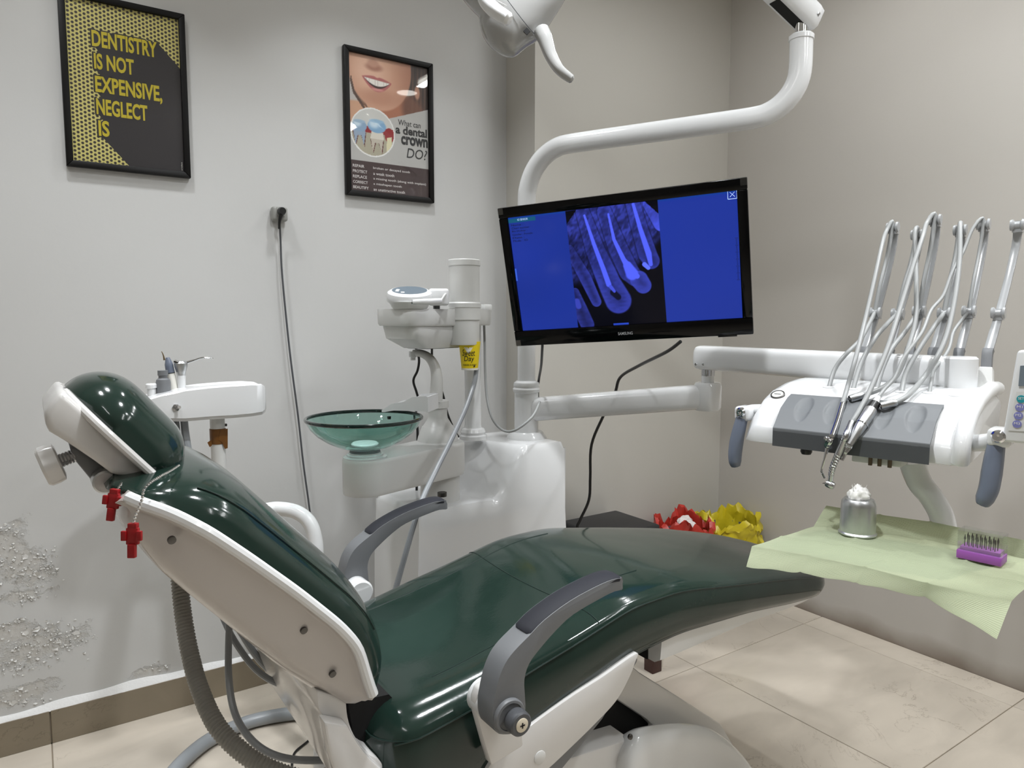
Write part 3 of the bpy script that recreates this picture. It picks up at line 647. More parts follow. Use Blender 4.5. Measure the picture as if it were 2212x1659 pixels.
mk('shell_rim', tube(rim, .0085, 10, 1), 'white', shell)
for (x, y) in [(370, 1165), (655, 1360), (717, 1454)]:
    p = PY(x, y, 1.0125); mk('screw_cap', lathe([(.0055, 0), (.0055, .004), (.003, .0045)], p, (0.1, -1, -.25), 16), 'dsteel', shell)

# headrest
HO = V((.0412, 0, 1.1493)); HS = V((.642, 0, -.767)); HN = V((.767, 0, .642))
def hwid(s):
    h = .132
    if s < .075: h = .132 * math.sqrt(max(0, 1 - ((.075 - s) / .080) ** 2))
    if s > .13: h = .132 - .045 * (1 - math.sqrt(max(0, 1 - ((s - .13) / .062) ** 2)))
    return h
def hp(s, y, n): return HO + HS * s + EY * (YC + y) + HN * n
secs = []
for s in np.concatenate([-.004 + .078 * (1 - np.cos(np.linspace(.06, math.pi / 2, 14))), np.linspace(.08, .125, 6), .190 - .058 * (1 - np.sin(np.linspace(0, math.pi / 2 - .05, 12)))]):
    k = 1.0
    if s < .06: k = sup((.06 - s) / .066, 2.0)
    if s > .132: k = sup((s - .132) / .059, 2.2)
    hw = hwid(s)
    secs.append([hp(s, hw * y, .060 * k * sup(y, 2.7) + .008 * k * (1 - y * y)) for y in ss] + [hp(s, hw * y, -.006 * k) for y in np.linspace(.9, -.9, 7)])
head = mk('headrest_cushion', loft(secs), 'vinyl', chair, angle=70)
hs = [PY(x, y, 1.135) for x, y in [(134, 843), (97, 890), (94, 912), (107, 934), (141, 954), (205, 997), (241, 1024), (295, 1040), (315, 1039), (342, 1022)]]
hshell = mk('headrest_shell', prism(hs, (0, .23, 0)), 'warm_white', chair, bevel=.016, seg=3)
lip = [hp(s, -(hwid(max(s, 0)) + .001), -.006) for s in (0, .008, .03, .06, .09, .12, .145, .160)] + [hp(.168, y, -.006) for y in (-.07, .07)] + [hp(s, hwid(max(s, 0)) + .001, -.006) for s in (.160, .145, .12, .09, .06, .03, .008, 0)]
mk('shell_rim', tube(lip, .0062, 10, 4), 'warm_white', hshell)
# headrest bracket and knob
kb = PY(150, 988, 1.2); ka = PY(118, 1000, 1.2); ax = ka - kb; ax = ax / np.linalg.norm(ax)
prof = [(.009, -.004), (.009, .012)]
mk('adjusting_screw', lathe([(.009 + .0012 * (i % 2), -.012 + .002 * i) for i in range(13)], kb, ax, 16), 'steel', chair)
kn = []
for h, r in [(.012, .022), (.014, .0275), (.022, .029), (.032, .029), (.036, .026), (.037, .0)]:
    a_, b_ = frame_of(ax); kn.append([kb + ax * h + (r * (1 + .05 * math.cos(q * 6))) * (a_ * math.cos(q) + b_ * math.sin(q)) for q in np.linspace(0, 6.2832, 48, endpoint=False)])
mk('headrest_knob', loft(kn), 'warm_white', chair)
mk('headrest_bracket', prism([PY(x, y, 1.19) for x, y in [(150, 965), (165, 968), (240, 1015), (248, 1040), (225, 1055), (205, 1047), (158, 990)]], (0, .07, 0)), 'grey', chair, bevel=.006)
mk('pivot_barrel', lathe([(.0, 0), (.014, .001), (.0165, .004), (.0165, .12), (.014, .123)], PY(228, 1043, 1.155), (0, 1, 0), 24), 'alu', chair)
mk('headrest_rod', prism([PY(x, y, 1.21) for x, y in [(236, 1030), (262, 1040), (300, 1060), (345, 1090), (352, 1108), (300, 1080), (240, 1055)]], (0, .05, 0)), 'steel', chair, bevel=.003)
mk('hinge_cover', prism([PY(x, y, 1.10) for x, y in [(268, 1072), (300, 1060), (345, 1080), (330, 1120), (290, 1130), (268, 1105)]], (0, .30, 0)), 'warm_white', chair, bevel=.012, seg=3)

# armrests
def arm(dy, side, name_label):
    back_e = [(1041, 1554), (1034, 1517), (1039, 1481), (1047, 1445), (1061, 1411), (1080, 1385), (1112, 1353), (1145, 1320), (1199, 1281), (1253, 1252), (1289, 1237), (1311, 1234)]
    tip = [(1327, 1240), (1335, 1253), (1334, 1266)]
    low = [(1325, 1276), (1289, 1294), (1235, 1326), (1199, 1359), (1163, 1400), (1140, 1432), (1130, 1465), (1131, 1500), (1132, 1530), (1126, 1558), (1110, 1578), (1092, 1584)]
    P1 = [PY(x, y, .945) for x, y in back_e]; P2 = [PY(x, y, .925) for x, y in tip]; P3 = [PY(x, y, .907) for x, y in low]
    cen = np.mean(P1 + P2 + P3, axis=0)
    def fy(p, Y): q = p.copy(); q[1] = Y + dy; return q
    out = [fy(p, .903) for p in cr(P1 + P2 + P3, 3, closed=True)]
    o = mk('armrest', prism(out, (0, .046, 0)), 'grey', chair, bevel=.009, seg=3, angle=50)
    xt_ = max(v.co.x for v in o.data.vertices); yc_ = .926 + dy - BASE[o][1]
    for v in o.data.vertices:
        e_ = xt_ - v.co.x
        if e_ < .024: v.co.y = yc_ + (v.co.y - yc_) * (.35 + .65 * math.sqrt(max(0, 1 - (1 - e_ / .024) ** 2)))
    # pad on the upper edge
    tp = cr([fy(p, .926) for p in P1[6:]], 5); sec = []
    for i, p in enumerate(tp):
        t = tp[min(i + 1, len(tp) - 1)] - tp[max(i - 1, 0)]; n = V((-t[2], 0, t[0])); n /= np.linalg.norm(n)
        if n[2] < 0: n = -n
        f = i / (len(tp) - 1); k = min(1, f / .06 + .55, (1 - f) / .06 + .55)
        wv = .0215 * min(1, f / .07 + .75, (1 - f) / .10 + .55)
        sec.append([p - EY * wv - n * .006, p - EY * wv + n * .0005 * k, p - EY * wv * .82 + n * .0030 * k, p + n * .0042 * k, p + EY * wv * .82 + n * .0030 * k, p + EY * wv + n * .0005 * k, p + EY * wv - n * .006])
    mk('arm_pad', loft(sec), 'padgrey', o)
    # hub
    hc = fy(PY(1098, 1545, .903), .903) if side < 0 else fy(PY(1098, 1545, .903), .949)
    mk('hub_ring', lathe([(.0, -.004), (.0285, -.002), (.0285, .004), (.0265, .007), (.0225, .0075), (.0215, .0045), (0, .004)], hc, (0, side, 0), 36), 'grey', o)
    kc = hc + EY * side * .004 + V((.004, 0, -.002))
    mk('locking_knob', lathe([(.013, 0), (.0135, .006), (.0195, .0085), (.0205, .014), (.0195, .026), (.017, .0285), (.0, .0285)], kc, (0, side, 0), 32), 'dgrey', o)
    sc = kc + EY * side * .0285
    cap = mk('screw_cap', lathe([(.0112, -.001), (.0112, .0012), (.010, .0018), (0, .0018)], sc, (0, side, 0), 24), 'cream', o)
    mk('screw_cross', join(box(sc + EY * side * .002, (.009, .0008, .0022)), box(sc + EY * side * .002, (.0022, .0008, .009))), 'ink', o, smooth=False)
    hi = hc - EY * side * .046
    mk('inner_hub', lathe([(.0, -.002), (.030, 0), (.030, .034), (.026, .038), (0, .038)], hi, (0, -side, 0), 32), 'white', o)
    return o
arm(0.0, -1, 'near'); arm(2 * (YC - .926), 1, 'far')
# armrest bracket plates, leaf side plate, button
def xz(pts, Y): return [PY(x, y, Y) for x, y in pts]
mk('armrest_bracket', prism(xz([(1036, 1488), (1028, 1512), (1030, 1545), (1048, 1610), (1062, 1655), (1131, 1612), (1128, 1575), (1110, 1500), (1050, 1480)], .953), (0, .02, 0)), 'warm_white', chair, bevel=.004)
leaf = cr([PY(x, y, .985) for x, y in [(1110, 1596), (1224, 1512), (1300, 1463), (1376, 1411), (1372, 1434), (1360, 1465), (1332, 1515), (1285, 1566), (1235, 1615), (1185, 1662), (1120, 1715), (1050, 1760), (1045, 1700), (1060, 1650)]], 4, closed=True)
sp = mk('side_plate', prism(leaf, (0, .022, 0)), 'warm_white', chair, bevel=.003)
mk('plate_button', lathe([(.0125, -.002), (.0125, .0012), (.0115, .0018), (0, .0018)], PY(1166, 1636, .985), (0, -1, 0), 28), 'white_matte', sp)
leaf2 = [V((p[0], 2 * YC - p[1] - .022, p[2])) for p in leaf]
mk('side_plate', prism(leaf2, (0, .022, 0)), 'warm_white', chair, bevel=.003)
# seat pan between the plates, leg-rest pan
mk('seat_pan', prism([(.52, 1.01, .42), (.60, 1.01, .45), (.72, 1.01, .50), (.96, 1.01, .574), (1.0, 1.01, .56), (.9, 1.01, .46), (.75, 1.01, .36), (.58, 1.01, .33)], (0, .48, 0)), 'grey', chair, bevel=.01)
sec = []
for X in np.linspace(1.06, 1.68, 14):
    hw, zs, zb, r = seat_p(min(X, 1.66)); d = np.interp(X, [1.06, 1.12, 1.4, 1.68], [.052, .055, .026, .004]); h = hw - .012
    sec.append([V((X, YC - h, zb + .004)), V((X, YC - h + .004, zb - d * .8)), V((X, YC - h + .02, zb - d)), V((X, YC + h - .02, zb - d)), V((X, YC + h - .004, zb - d * .8)), V((X, YC + h, zb + .004))])
mk('leg_rest_pan', loft(sec), 'white', chair)
mk('pan_recess', box((1.063, YC, .548), (.012, .40, .045)), 'cavity_shade', chair)
# rear hinge cover: curved shell open towards the seat
oc = cr(xz([(684, 1492), (688, 1530), (700, 1558), (706, 1605), (722, 1660), (752, 1730), (800, 1790)], 1.03), 4)
ic = cr(xz([(850, 1730), (826, 1650), (792, 1625), (765, 1588), (752, 1550), (748, 1508)], 1.03), 4)
mk('hinge_shell', prism(oc + ic, (0, .44, 0)), 'warm_white', chair, bevel=.004)
oc2 = cr(xz([(700, 1560), (708, 1610), (724, 1665), (760, 1740), (840, 1840)], 1.00), 4)
ic2 = cr(xz([(900, 1780), (850, 1690), (800, 1640), (770, 1600), (752, 1568)], 1.00), 4)
mk('hinge_side_cover', prism(oc2 + ic2, (0, .03, 0)), 'warm_white', chair, bevel=.006)
mk('hinge_gap_shade', prism(xz([(752, 1520), (765, 1590), (800, 1632), (900, 1700), (900, 1560), (840, 1500)], 1.08), (0, .34, 0)), 'cavity_shade', chair)  # solid black block put in for the shade of the hinge gap
# lifting link and base
def beam(a, b, w, h, name, m, bev=.01):
    a, b = V(a), V(b); t = (b - a) / np.linalg.norm(b - a); s_ = EY; u = np.cross(t, s_)
    R = np.stack([t, s_, u], 1); return mk(name, box((a + b) / 2, (np.linalg.norm(b - a), w, h), R), m, chair, bevel=bev)
mk('lifting_link', prism(xz([(1320, 1400), (1385, 1455), (1470, 1508), (1560, 1566), (1610, 1650), (1480, 1640), (1398, 1556), (1333, 1512), (1270, 1450)], 1.13), (0, .24, 0)), 'warm_white', chair, bevel=.008)
mk('link_gap_shade', prism(xz([(1250, 1460), (1330, 1505), (1400, 1550), (1400, 1640), (1260, 1640)], 1.15), (0, .16, 0)), 'cavity_shade', chair)  # solid block, blackened for the shade behind the link
mk('link_cover', prism(xz([(1120, 1665), (1225, 1640), (1362, 1596), (1400, 1640), (1400, 1760), (1150, 1800)], 1.085), (0, .33, 0)), 'warm_white', chair, bevel=.005)
dome = [PY(x, y, 1.05) for x, y in [(1352, 1700), (1358, 1655), (1370, 1620), (1392, 1592), (1430, 1580), (1490, 1574), (1540, 1580), (1580, 1602), (1612, 1632), (1640, 1672), (1670, 1725)]]
dome = [V((dome[0][0], 1.05, .02))] + cr(dome, 3) + [V((dome[-1][0] + .02, 1.05, .02))]
sec = []
for Yd, kz, kx in [(1.05, .86, .93), (1.052, .93, .97), (1.060, .98, .99), (1.075, 1.0, 1.0), (1.10, .965, 1.0), (1.16, .80, 1.0), (1.25, .55, .97), (1.40, .20, .90), (1.44, .08, .85)]:
    xm = np.mean([p[0] for p in dome]); sec.append([V((xm + (p[0] - xm) * kx, Yd, max(.02, p[2] * kz))) for p in dome])
mk('base_cover', loft(sec), 'white', chair, angle=60)
mk('base_plate', box((1.05, YC, .012), (1.05, .46, .024)), 'grey', chair, bevel=.008)
mk('base_bolt', lathe([(.006, 0), (.006, .004), (.003, .006)], PY(1360, 1591, 1.06), (0, -1, .2), 12), 'dsteel', chair)

# ------------------------------------------------------------------ bib chain with red clips
bc = thing('bib_chain', 'silver ball chain with two red plastic bib clips draped below the headrest', 'bib chain', PY(300, 1180, 1.0))
path = cr([PY(386, 1006, 1.085), PY(368, 1018, 1.055), PY(345, 1030, 1.025), PY(325, 1043, 1.0), PY(311, 1058, .99), PY(307, 1078, .985), PY(300, 1098, .98), PY(292, 1116, .98), PY(288, 1137, .98)], 24)
beads = []; last = None
def bead_at(p, r=.0021):
    return lathe([(0, -r), (r * .7, -r * .7), (r, 0), (r * .7, r * .7), (0, r)], p, EZ, 6, cap=False)
for p in path:
    if last is None or np.linalg.norm(p - last) > .0042: beads.append(bead_at(p)); last = p
mk('chain', join(*beads), 'chrome', bc); beads = []; last = V((9, 9, 9))
for p in cr([PY(268, 1034, 1.13), PY(262, 1046, 1.10), PY(252, 1060, 1.08), PY(250, 1066, 1.08)], 12):
    if np.linalg.norm(p - last) > .0042: beads.append(bead_at(p)); last = p
mk('chain', join(*beads), 'chrome', bc)
def clip(o, s, tilt):
    o = V(o); c, d = math.cos(tilt), math.sin(tilt); ux = RT * c + UP * d; uz = -RT * d + UP * c; uy = np.cross(ux, uz); R = np.stack([ux, uy, uz], 1)
    def bx(x, y, z, a, b_, e): return box(o + s * (ux * x + uy * y + uz * z), (s * a, s * b_, s * e), R)
    g = mk('clip', bx(0, 0, 0, .016, .006, .022), 'red', bc, bevel=.0012)
    mk('clip_wing', join(bx(-.010, .003, .001, .007, .005, .013), bx(.010, .003, .001, .007, .005, .013)), 'red', g, bevel=.001)
    mk('clip_jaw', bx(0, .002, -.019, .010, .007, .018), 'red', g, bevel=.001)
    mk('clip_eye', bx(0, -.001, .0135, .012, .008, .007), 'red', g, bevel=.001)
clip(PY(287, 1158, .98), .95, 0.0); clip(PY(245, 1082, 1.08), .95, -.12)
# ------------------------------------------------------------------ spittoon unit (floor box beyond the chair)
unit = thing('spittoon_unit', 'white dental side unit with swing arm, water spout and post behind the chair', 'dental unit', (1.2, 2.0, 0))
UX0, UX1, UY0, UY1 = .915, 1.505, 1.845, 2.16
ZH, ZL = .845, .685
def body_top(u, v):
    X = UX0 + u * (UX1 - UX0); Y = UY0 + v * (UY1 - UY0)
    # high block to the right and to the rear, low shelf front left, joined by a scooped wall
    xe = 1.265 - .17 * v + .03 * v * v
    k = sm(-.07, .07, X - xe); k = k ** .85
    z = ZL + (ZH - ZL) * float(k)
    X += (1.0 if u > .5 else 0) * -.045 * sm(.62, .85, z) * (u - .5) * 2
    return X, Y, z
def rr(t, n=4.5):  # rounded plan outline factor
    return t
nu, nv = 56, 26
def bt(i, j):
    u, v = i / (nu - 1), j / (nv - 1); X, Y, z = body_top(u, v)
    e = min(u / .035, (1 - u) / .035, v / .06, (1 - v) / .06); 
    if e < 1: z -= .022 * (1 - math.sqrt(max(0, 1 - (1 - e) ** 2)))
    return V((X, Y, z))
verts = []; faces = []
for i in range(nu):
    for j in range(nv): verts.append(tuple(bt(i, j)))
for i in range(nu - 1):
    for j in range(nv - 1): faces.append((i * nv + j, (i + 1) * nv + j, (i + 1) * nv + j + 1, i * nv + j + 1))
ring = [i * nv for i in range(nu)] + [(nu - 1) * nv + j for j in range(1, nv)] + [i * nv + nv - 1 for i in range(nu - 2, -1, -1)] + [j for j in range(nv - 2, 0, -1)]
levels = [(.62, 1.0, .0), (.50, 1.02, .0), (.30, 1.03, 0), (.0, 1.03, 0)]
prev = ring
cxm, cym = (UX0 + UX1) / 2, (UY0 + UY1) / 2
for (zl, sc_, _) in levels:
    cur = []
    for r in ring:
        p = verts[r]; z = min(zl, p[2] - .03) if zl > .4 else zl
        cur.append(len(verts)); verts.append((cxm + (p[0] - cxm) * sc_, min(cym + (p[1] - cym) * sc_, YB - .03), z))
    n = len(ring)
    for k in range(n): faces.append((prev[k], prev[(k + 1) % n], cur[(k + 1) % n], cur[k]))
    prev = cur
faces.append(tuple(prev))
body = mk('body', (verts, faces), 'white', unit, angle=50)
# swing arm
def stadium(a, ra, b, rb, z, n=14):
    a, b = V(a), V(b); d = (b - a)[:2]; th = math.atan2(d[1], d[0]); out = []
    for q in np.linspace(th + math.pi / 2, th + 1.5 * math.pi, n): out.append(V((a[0] + ra * math.cos(q), a[1] + ra * math.sin(q), z)))
    for q in np.linspace(th - math.pi / 2, th + math.pi / 2, n): out.append(V((b[0] + rb * math.cos(q), b[1] + rb * math.sin(q), z)))
    return out
PBv = V((.752, 1.845, 0)); PVt = V((1.045, 1.955, 0))
AZ0, AZ1 = .768, .868
sec = []
for z, s in [(AZ0, .955), (AZ0 + .004, .985), (AZ0 + .012, 1.0), (AZ1 - .010, 1.0), (AZ1 - .003, .985), (AZ1, .955)]:
    sec.append(stadium(PBv, .063 * s, PVt, .078 * s, z))
arm_o = mk('swing_arm', loft(sec), 'white_matte', unit)
mk('arm_pivot', lathe([(.062, -.09), (.062, .0)], PVt + EZ * AZ0, EZ, 28), 'white_matte', arm_o)
mk('pivot_nut', lathe([(.014, 0), (.014, .012)], PD(955, 1072, 2.10), EZ, 18), 'dsteel', arm_o)
mk('bowl_seat', lathe([(.060, 0), (.060, .004), (.050, .006), (.050, .010), (.045, .012), (.045, .016)], PBv + EZ * AZ1, EZ, 36), 'white', arm_o)
mk('bowl_gasket', lathe([(.040, .014), (.043, .017), (.041, .020), (.043, .023), (.038, .026)], PBv + EZ * AZ1, EZ, 36), 'grey', arm_o)
# spout column
SP = V((1.055, 1.985, 0))
mk('spout_column', lathe([(.066, 0), (.063, .012), (.050, .045), (.047, .047), (.045, .049), (.032, .070), (.030, .080), (.030, .103), (.035, .105), (.035, .126), (.032, .128), (.0, .128)], SP + EZ * AZ1, EZ, 32), 'white_matte', arm_o)
dS = 2.23
sp_path = [PD(941, 868, dS), PD(943, 840, dS), PD(943, 812, dS), PD(938, 790, dS), PD(926, 772, dS), PD(908, 763, dS), PD(892, 763, dS)]
mk('water_spout', tube(sp_path, [.022, .020, .018, .016, .014, .012, .011], 16, 6), 'white_matte', arm_o)
mk('spout_nozzle', lathe([(.0125, .006), (.013, -.004), (.012, -.012), (.008, -.013), (.008, -.022)], PD(892, 763, dS), EZ, 18), 'white', arm_o)
# cup tray with a pouring lip
ctr = []
def ct(px, py, dd): return PD(px, py, dd)
A0, A1 = ct(832, 890, 2.09), ct(932, 886, 2.06)
dirx = A1 - A0; dirx[2] = 0; Lx = np.linalg.norm(dirx); dirx /= Lx; dy_ = V((-dirx[1], dirx[0], 0))
zt0 = A1[2]
def ctf(a, b, z): return A0 * V((1, 1, 0)) + dirx * a + dy_ * b + EZ * z
sec = []
for f_ in np.linspace(0, 1, 14):
    a = f_ * Lx; wv = np.interp(f_, [0, .25, 1], [.026, .044, .048]); zf = zt0 + .002 - .008 * (1 - sm(0, .35, f_)); wallh = np.interp(f_, [0, .25, .5, .7, 1], [.006, .020, .024, .040, .044])
    sec.append([ctf(a, -wv, zf), ctf(a, wv, zf), ctf(a, wv, zf + wallh), ctf(a, wv - .004, zf + wallh), ctf(a, wv - .006, zf + .006), ctf(a, -wv + .006, zf + .006), ctf(a, -wv + .004, zf + wallh), ctf(a, -wv, zf + wallh)])
ct_o = mk('cup_tray', loft(sec), 'white', arm_o, angle=40)
mk('cup_tray_back', prism([ctf(Lx, -.048, zt0), ctf(Lx, .048, zt0), ctf(Lx, .048, zt0 + .044), ctf(Lx, -.048, zt0 + .044)], dirx * .006), 'white', ct_o)
mk('cup_drain', lathe([(.006, 0), (.005, -.008)], ctf(.012, 0, zt0 - .022), EZ, 12), 'black', ct_o)
# glass bowl
gb = bpy.data.materials.new('green_glass'); gb.use_nodes = True; b_ = gb.node_tree.nodes['Principled BSDF']
b_.inputs['Base Color'].default_value = (*lin((180, 218, 209)), 1); b_.inputs['Roughness'].default_value = 0.02; b_.inputs['Transmission Weight'].default_value = 1.0; b_.inputs['IOR'].default_value = 1.12; b_.inputs['Coat Weight'].default_value = 0.6; b_.inputs['Coat Roughness'].default_value = 0.02
MT['gglass'] = gb; MT['grim'] = mat('dark_glass_rim', (14, 30, 28), 0.08, coat=0.5)
bz = AZ1 + .024
prof_o = [(.0, 0), (.04, .0), (.075, .009), (.105, .024), (.130, .042), (.148, .062), (.160, .085)]
bowl = thing('glass_bowl', 'translucent green glass spittoon bowl on the white swing arm', 'bowl', PBv + EZ * bz)
prof = prof_o + [(.155, .085), (.143, .064), (.125, .045), (.100, .029), (.072, .015), (.04, .007), (0, .007)]
mk('bowl', lathe(prof, PBv + EZ * bz, EZ, 72, cap=False), 'gglass', bowl)
th = np.linspace(0, 2 * math.pi, 73)
mk('rim', loft([[PBv + EZ * (bz + .086) + V((math.cos(q) * (.1575 + .0048 * math.cos(e)), math.sin(q) * (.1575 + .0048 * math.cos(e)), .0052 * math.sin(e))) for e in np.linspace(0, 6.283, 10, endpoint=False)] for q in th[:-1]], False, True), 'grim', bowl)
mk('drain_strainer', lathe([(.0, .0165), (.034, .0155), (.038, .012), (.038, .008), (0, .008)], PBv + EZ * bz, EZ, 36), 'white', bowl)
# posts
TP = PY(1022, 945, 2.005); tz = TP[2]
mk('tray_post', lathe([(.046, .0), (.046, .012), (.040, .016), (.042, .024), (.038, .034), (.029, .038), (.0275, .05), (.0275, .42), (.0, .42)], TP - EZ * .004, EZ, 28), 'white', unit)
# accessory tray on the post
tr_c = V((TP[0], TP[1], 0)); trx = PD(835, 672, 2.12) - PD(1045, 668, 2.36); trx[2] = 0; trL = np.linalg.norm(trx); trx /= trL; trv = V((-trx[1], trx[0], 0))
zt = PD(900, 668, 2.16)[2]
c0 = PD(1040, 668, 2.34) * V((1, 1, 0)); c1 = PD(868, 672, 2.12) * V((1, 1, 0))
def rrect(a, b, wa, wb, r, z, n=5):
    """rounded quad from a to b with half widths wa, wb"""
    d = (b - a); L_ = np.linalg.norm(d); d = d / L_; e = V((-d[1], d[0], 0)); out = []
    cs = [(a, -wa, -1, -1), (b, -wb, 1, -1), (b, wb, 1, 1), (a, wa, -1, 1)]
    for p, wv, sx, sy in cs:
        c_ = p - d * sx * r + e * (wv - sy * r); q0 = {(-1, -1): math.pi, (1, -1): -math.pi / 2, (1, 1): 0, (-1, 1): math.pi / 2}[(sx, sy)]
        for q in np.linspace(q0, q0 + math.pi / 2, n): out.append(V((*(c_ + (d * math.cos(q) + e * math.sin(q)) * r)[:2], z)))
    return out
end = c1 + (c1 - c0) / np.linalg.norm(c1 - c0) * .040
sec = [rrect(c0, end, .060, .085, .035, zt - .050), rrect(c0 - trx * .004, end + trx * .004, .064, .089, .038, zt - .044), rrect(c0 - trx * .005, end + trx * .005, .066, .091, .039, zt - .012), rrect(c0 - trx * .004, end + trx * .004, .065, .090, .038, zt), rrect(c0, end, .060, .085, .034, zt), rrect(c0 + trx * .002, end - trx * .002, .058, .083, .033, zt - .008)]
tray_o = mk('accessory_tray', loft(sec), 'white_matte', unit)
hb0 = c0 + trx * .045; 
sec = [rrect(hb0 + trx * .06, end - trx * .07, .045, .055, .03, zt - .118), rrect(hb0 + trx * .03, end - trx * .018, .055, .076, .035, zt - .088), rrect(hb0 + trx * .015, end - trx * .010, .058, .080, .035, zt - .052), rrect(hb0 + trx * .015, end - trx * .010, .058, .080, .035, zt - .045)]
mk('tray_hopper', loft(sec), 'white_matte', tray_o)
mk('hopper_opening', prism(rrect(hb0 + trx * .075, end - trx * .085, .042, .05, .02, zt - .1195), (0, 0, .002)), 'cavity_shade', tray_o)
sl = PD(943, 667, 2.13); mk('tray_latch', box(sl, (.018, .012, .026)), 'grey', tray_o, bevel=.002)
# cup dispenser tube
CD = PD(1003, 640, 2.20); CDc = V((CD[0], CD[1], 0)); ztop = PD(1000, 562, 2.20)[2]; zbot = PD(1008, 745, 2.20)[2]; zmid = PD(1003, 657, 2.2)[2]
mk('cup_dispenser', lathe([(.044, zbot), (.046, zbot + .004), (.046, zmid - .05), (.050, zmid - .048), (.050, zmid - .012), (.052, zmid - .010), (.052, zmid + .002), (.0475, zmid + .006), (.0475, ztop - .020), (.050, ztop - .018), (.050, ztop - .002), (.048, ztop), (.0, ztop)], CDc, EZ, 40), 'white_matte', unit)
mk('top_bracket', box(PD(1050, 665, 2.36), (.03, .03, .022)), 'white_matte', unit, bevel=.003)
# yellow paper cup
cup = thing('paper_cup', 'yellow paper cup reading Sweet Day hanging in the cup dispenser', 'paper cup', CDc + EZ * PD(1015, 800, 2.2)[2])
cz0 = PD(1015, 799, 2.20)[2]; cz1 = zbot + .01; cc = CDc + (PD(1016, 770, 2.20) - PD(1005, 770, 2.20)) * V((1, 1, 0))
mk('cup_wall', lathe([(.026, cz0), (.0262, cz0 + .006), (.034, cz1), (.032, cz1), (.0, cz1 - .002)], cc, EZ, 36), 'yellow', cup)
mk('cup_foot', lathe([(.0, cz0 - .001), (.0262, cz0 - .001), (.0266, cz0 + .005), (.0, cz0 + .005)], cc, EZ, 36), 'paper', cup)
vd = CAM - cc; vd[2] = 0; vd /= np.linalg.norm(vd); ud = np.cross(EZ, vd)
def cup_text(s, w_, z_, h_, off, bold, m, r_add=.0008):
    v, f = text_fit(s, V((0, 0, 0)), EX, EY, -w_ / 2, 0, w_, h_, bold, .12)
    out = []
    for p in v:
        z = z_ + p[1]; r = np.interp(z, [cz0, cz1], [.0262, .034]) + r_add; a_ = (p[0] + off) / r
        out.append(tuple(cc + r * (vd * math.cos(a_) + ud * math.sin(a_)) + EZ * z))
    return mk('lettering', (out, f), m, cup, smooth=False, fix=False)
hgt = cz1 - cz0
cup_text('Sweet', .042, cz0 + hgt * .50, .020, -.004, .0, 'ink'); cup_text('Day', .033, cz0 + hgt * .26, .021, -.002, .0, 'ink'); cup_text('FOREVER IN SWEET', .046, cz0 + hgt * .15, .005, 0, .01, 'ink')
dv, df = text_fit('v', V((0, 0, 0)), EX, EY, -.014, 0, .028, .018, .08); 
mk('white_mark', ([tuple(cc + (np.interp(cz0 + hgt * .60 + p[1], [cz0, cz1], [.0262, .034]) + .0003) * (vd * math.cos((p[0] - .004) / .032) + ud * math.sin((p[0] - .004) / .032)) + EZ * (cz0 + hgt * .60 + p[1])) for p in dv], df), 'paper', cup, smooth=False, fix=False)
mk('small_mark', ([tuple(cc + .0285 * (vd * math.cos(q) + ud * math.sin(q)) + EZ * (cz0 + z)) for q, z in ((.42, .008), (.62, .010), (.60, .016), (.52, .013), (.45, .014))], [(0, 1, 2, 3, 4)]), 'ink', cup, smooth=False, fix=False)

# ------------------------------------------------------------------ scaler device on the accessory tray
sd = PD(885, 640, 2.08); sc_ = thing('scaler_device', 'white round ultrasonic scaler unit with grey display on accessory tray', 'dental device', (sd[0], sd[1], zt))
til = (CAM - sd); til[2] = 0; til /= np.linalg.norm(til); nrm = EZ * .955 + til * .295; nrm /= np.linalg.norm(nrm); rtv = np.cross(EZ, til); rtv /= np.linalg.norm(rtv); fwv = np.cross(nrm, rtv)
def dring(r1, r2, h, c=sd, n=40, sx=0.0): return [c + rtv * (r1 * math.cos(q) + sx) + fwv * (r2 * math.sin(q)) + nrm * h for q in np.linspace(0, 2 * math.pi, n, endpoint=False)]
base_c = sd - EZ * .0
sec = [dring(.060, .050, -.020), dring(.067, .056, -.012), dring(.068, .058, .0), dring(.064, .055, .012), dring(.055, .047, .0175), dring(.052, .044, .0178)]
mk('top_housing', loft(sec), 'white', sc_)
mk('display', loft([dring(.051, .043, .0172), dring(.051, .043, .0186)]), 'dispgrey', sc_)
for i, (a_, b2_) in enumerate([(-.036, -.012), (-.034, .002), (-.020, -.026)]): mk('button', loft([[sd + rtv * (a_ + .006 * math.cos(q)) + fwv * (b2_ + .006 * math.sin(q)) + nrm * h for q in np.linspace(0, 6.283, 14, endpoint=False)] for h in (.0184, .0194)]), 'white', sc_)
low = V((sd[0], sd[1], zt + .001))
mk('water_base', lathe([(.048, .0), (.052, .004), (.060, sd[2] - .018 - zt)], V((sd[0], sd[1], zt)), EZ, 40), 'white_matte', sc_)
rb = sd + rtv * .085 + til * -.03; mk('rear_housing', box(rb + EZ * -.002, (.06, .075, .05), np.stack([rtv, -til, EZ], 1)), 'white', sc_, bevel=.008, seg=3)
hp0 = PD(892, 653, 1.995); hp1 = PD(922, 652, 2.0); hp2 = PD(952, 650, 2.03); hp3 = PD(968, 630, 2.12)
hp0[2] = max(hp0[2], zt + .010); hp1[2] = max(hp1[2], zt + .011); hp2[2] = max(hp2[2], zt + .012)
scal = thing('scaler_handpiece', 'white scaler handpiece lying on accessory tray before the scaler unit', 'dental handpiece', hp1 - EZ * .01)
mk('handpiece', tube([hp0, hp1, hp2], [.008, .0095, .008], 14, 4), 'white', scal); mk('tip_ring', tube([hp0 - (hp1 - hp0) * .12, hp0], [.006, .0065], 12, 1), 'steel', scal)
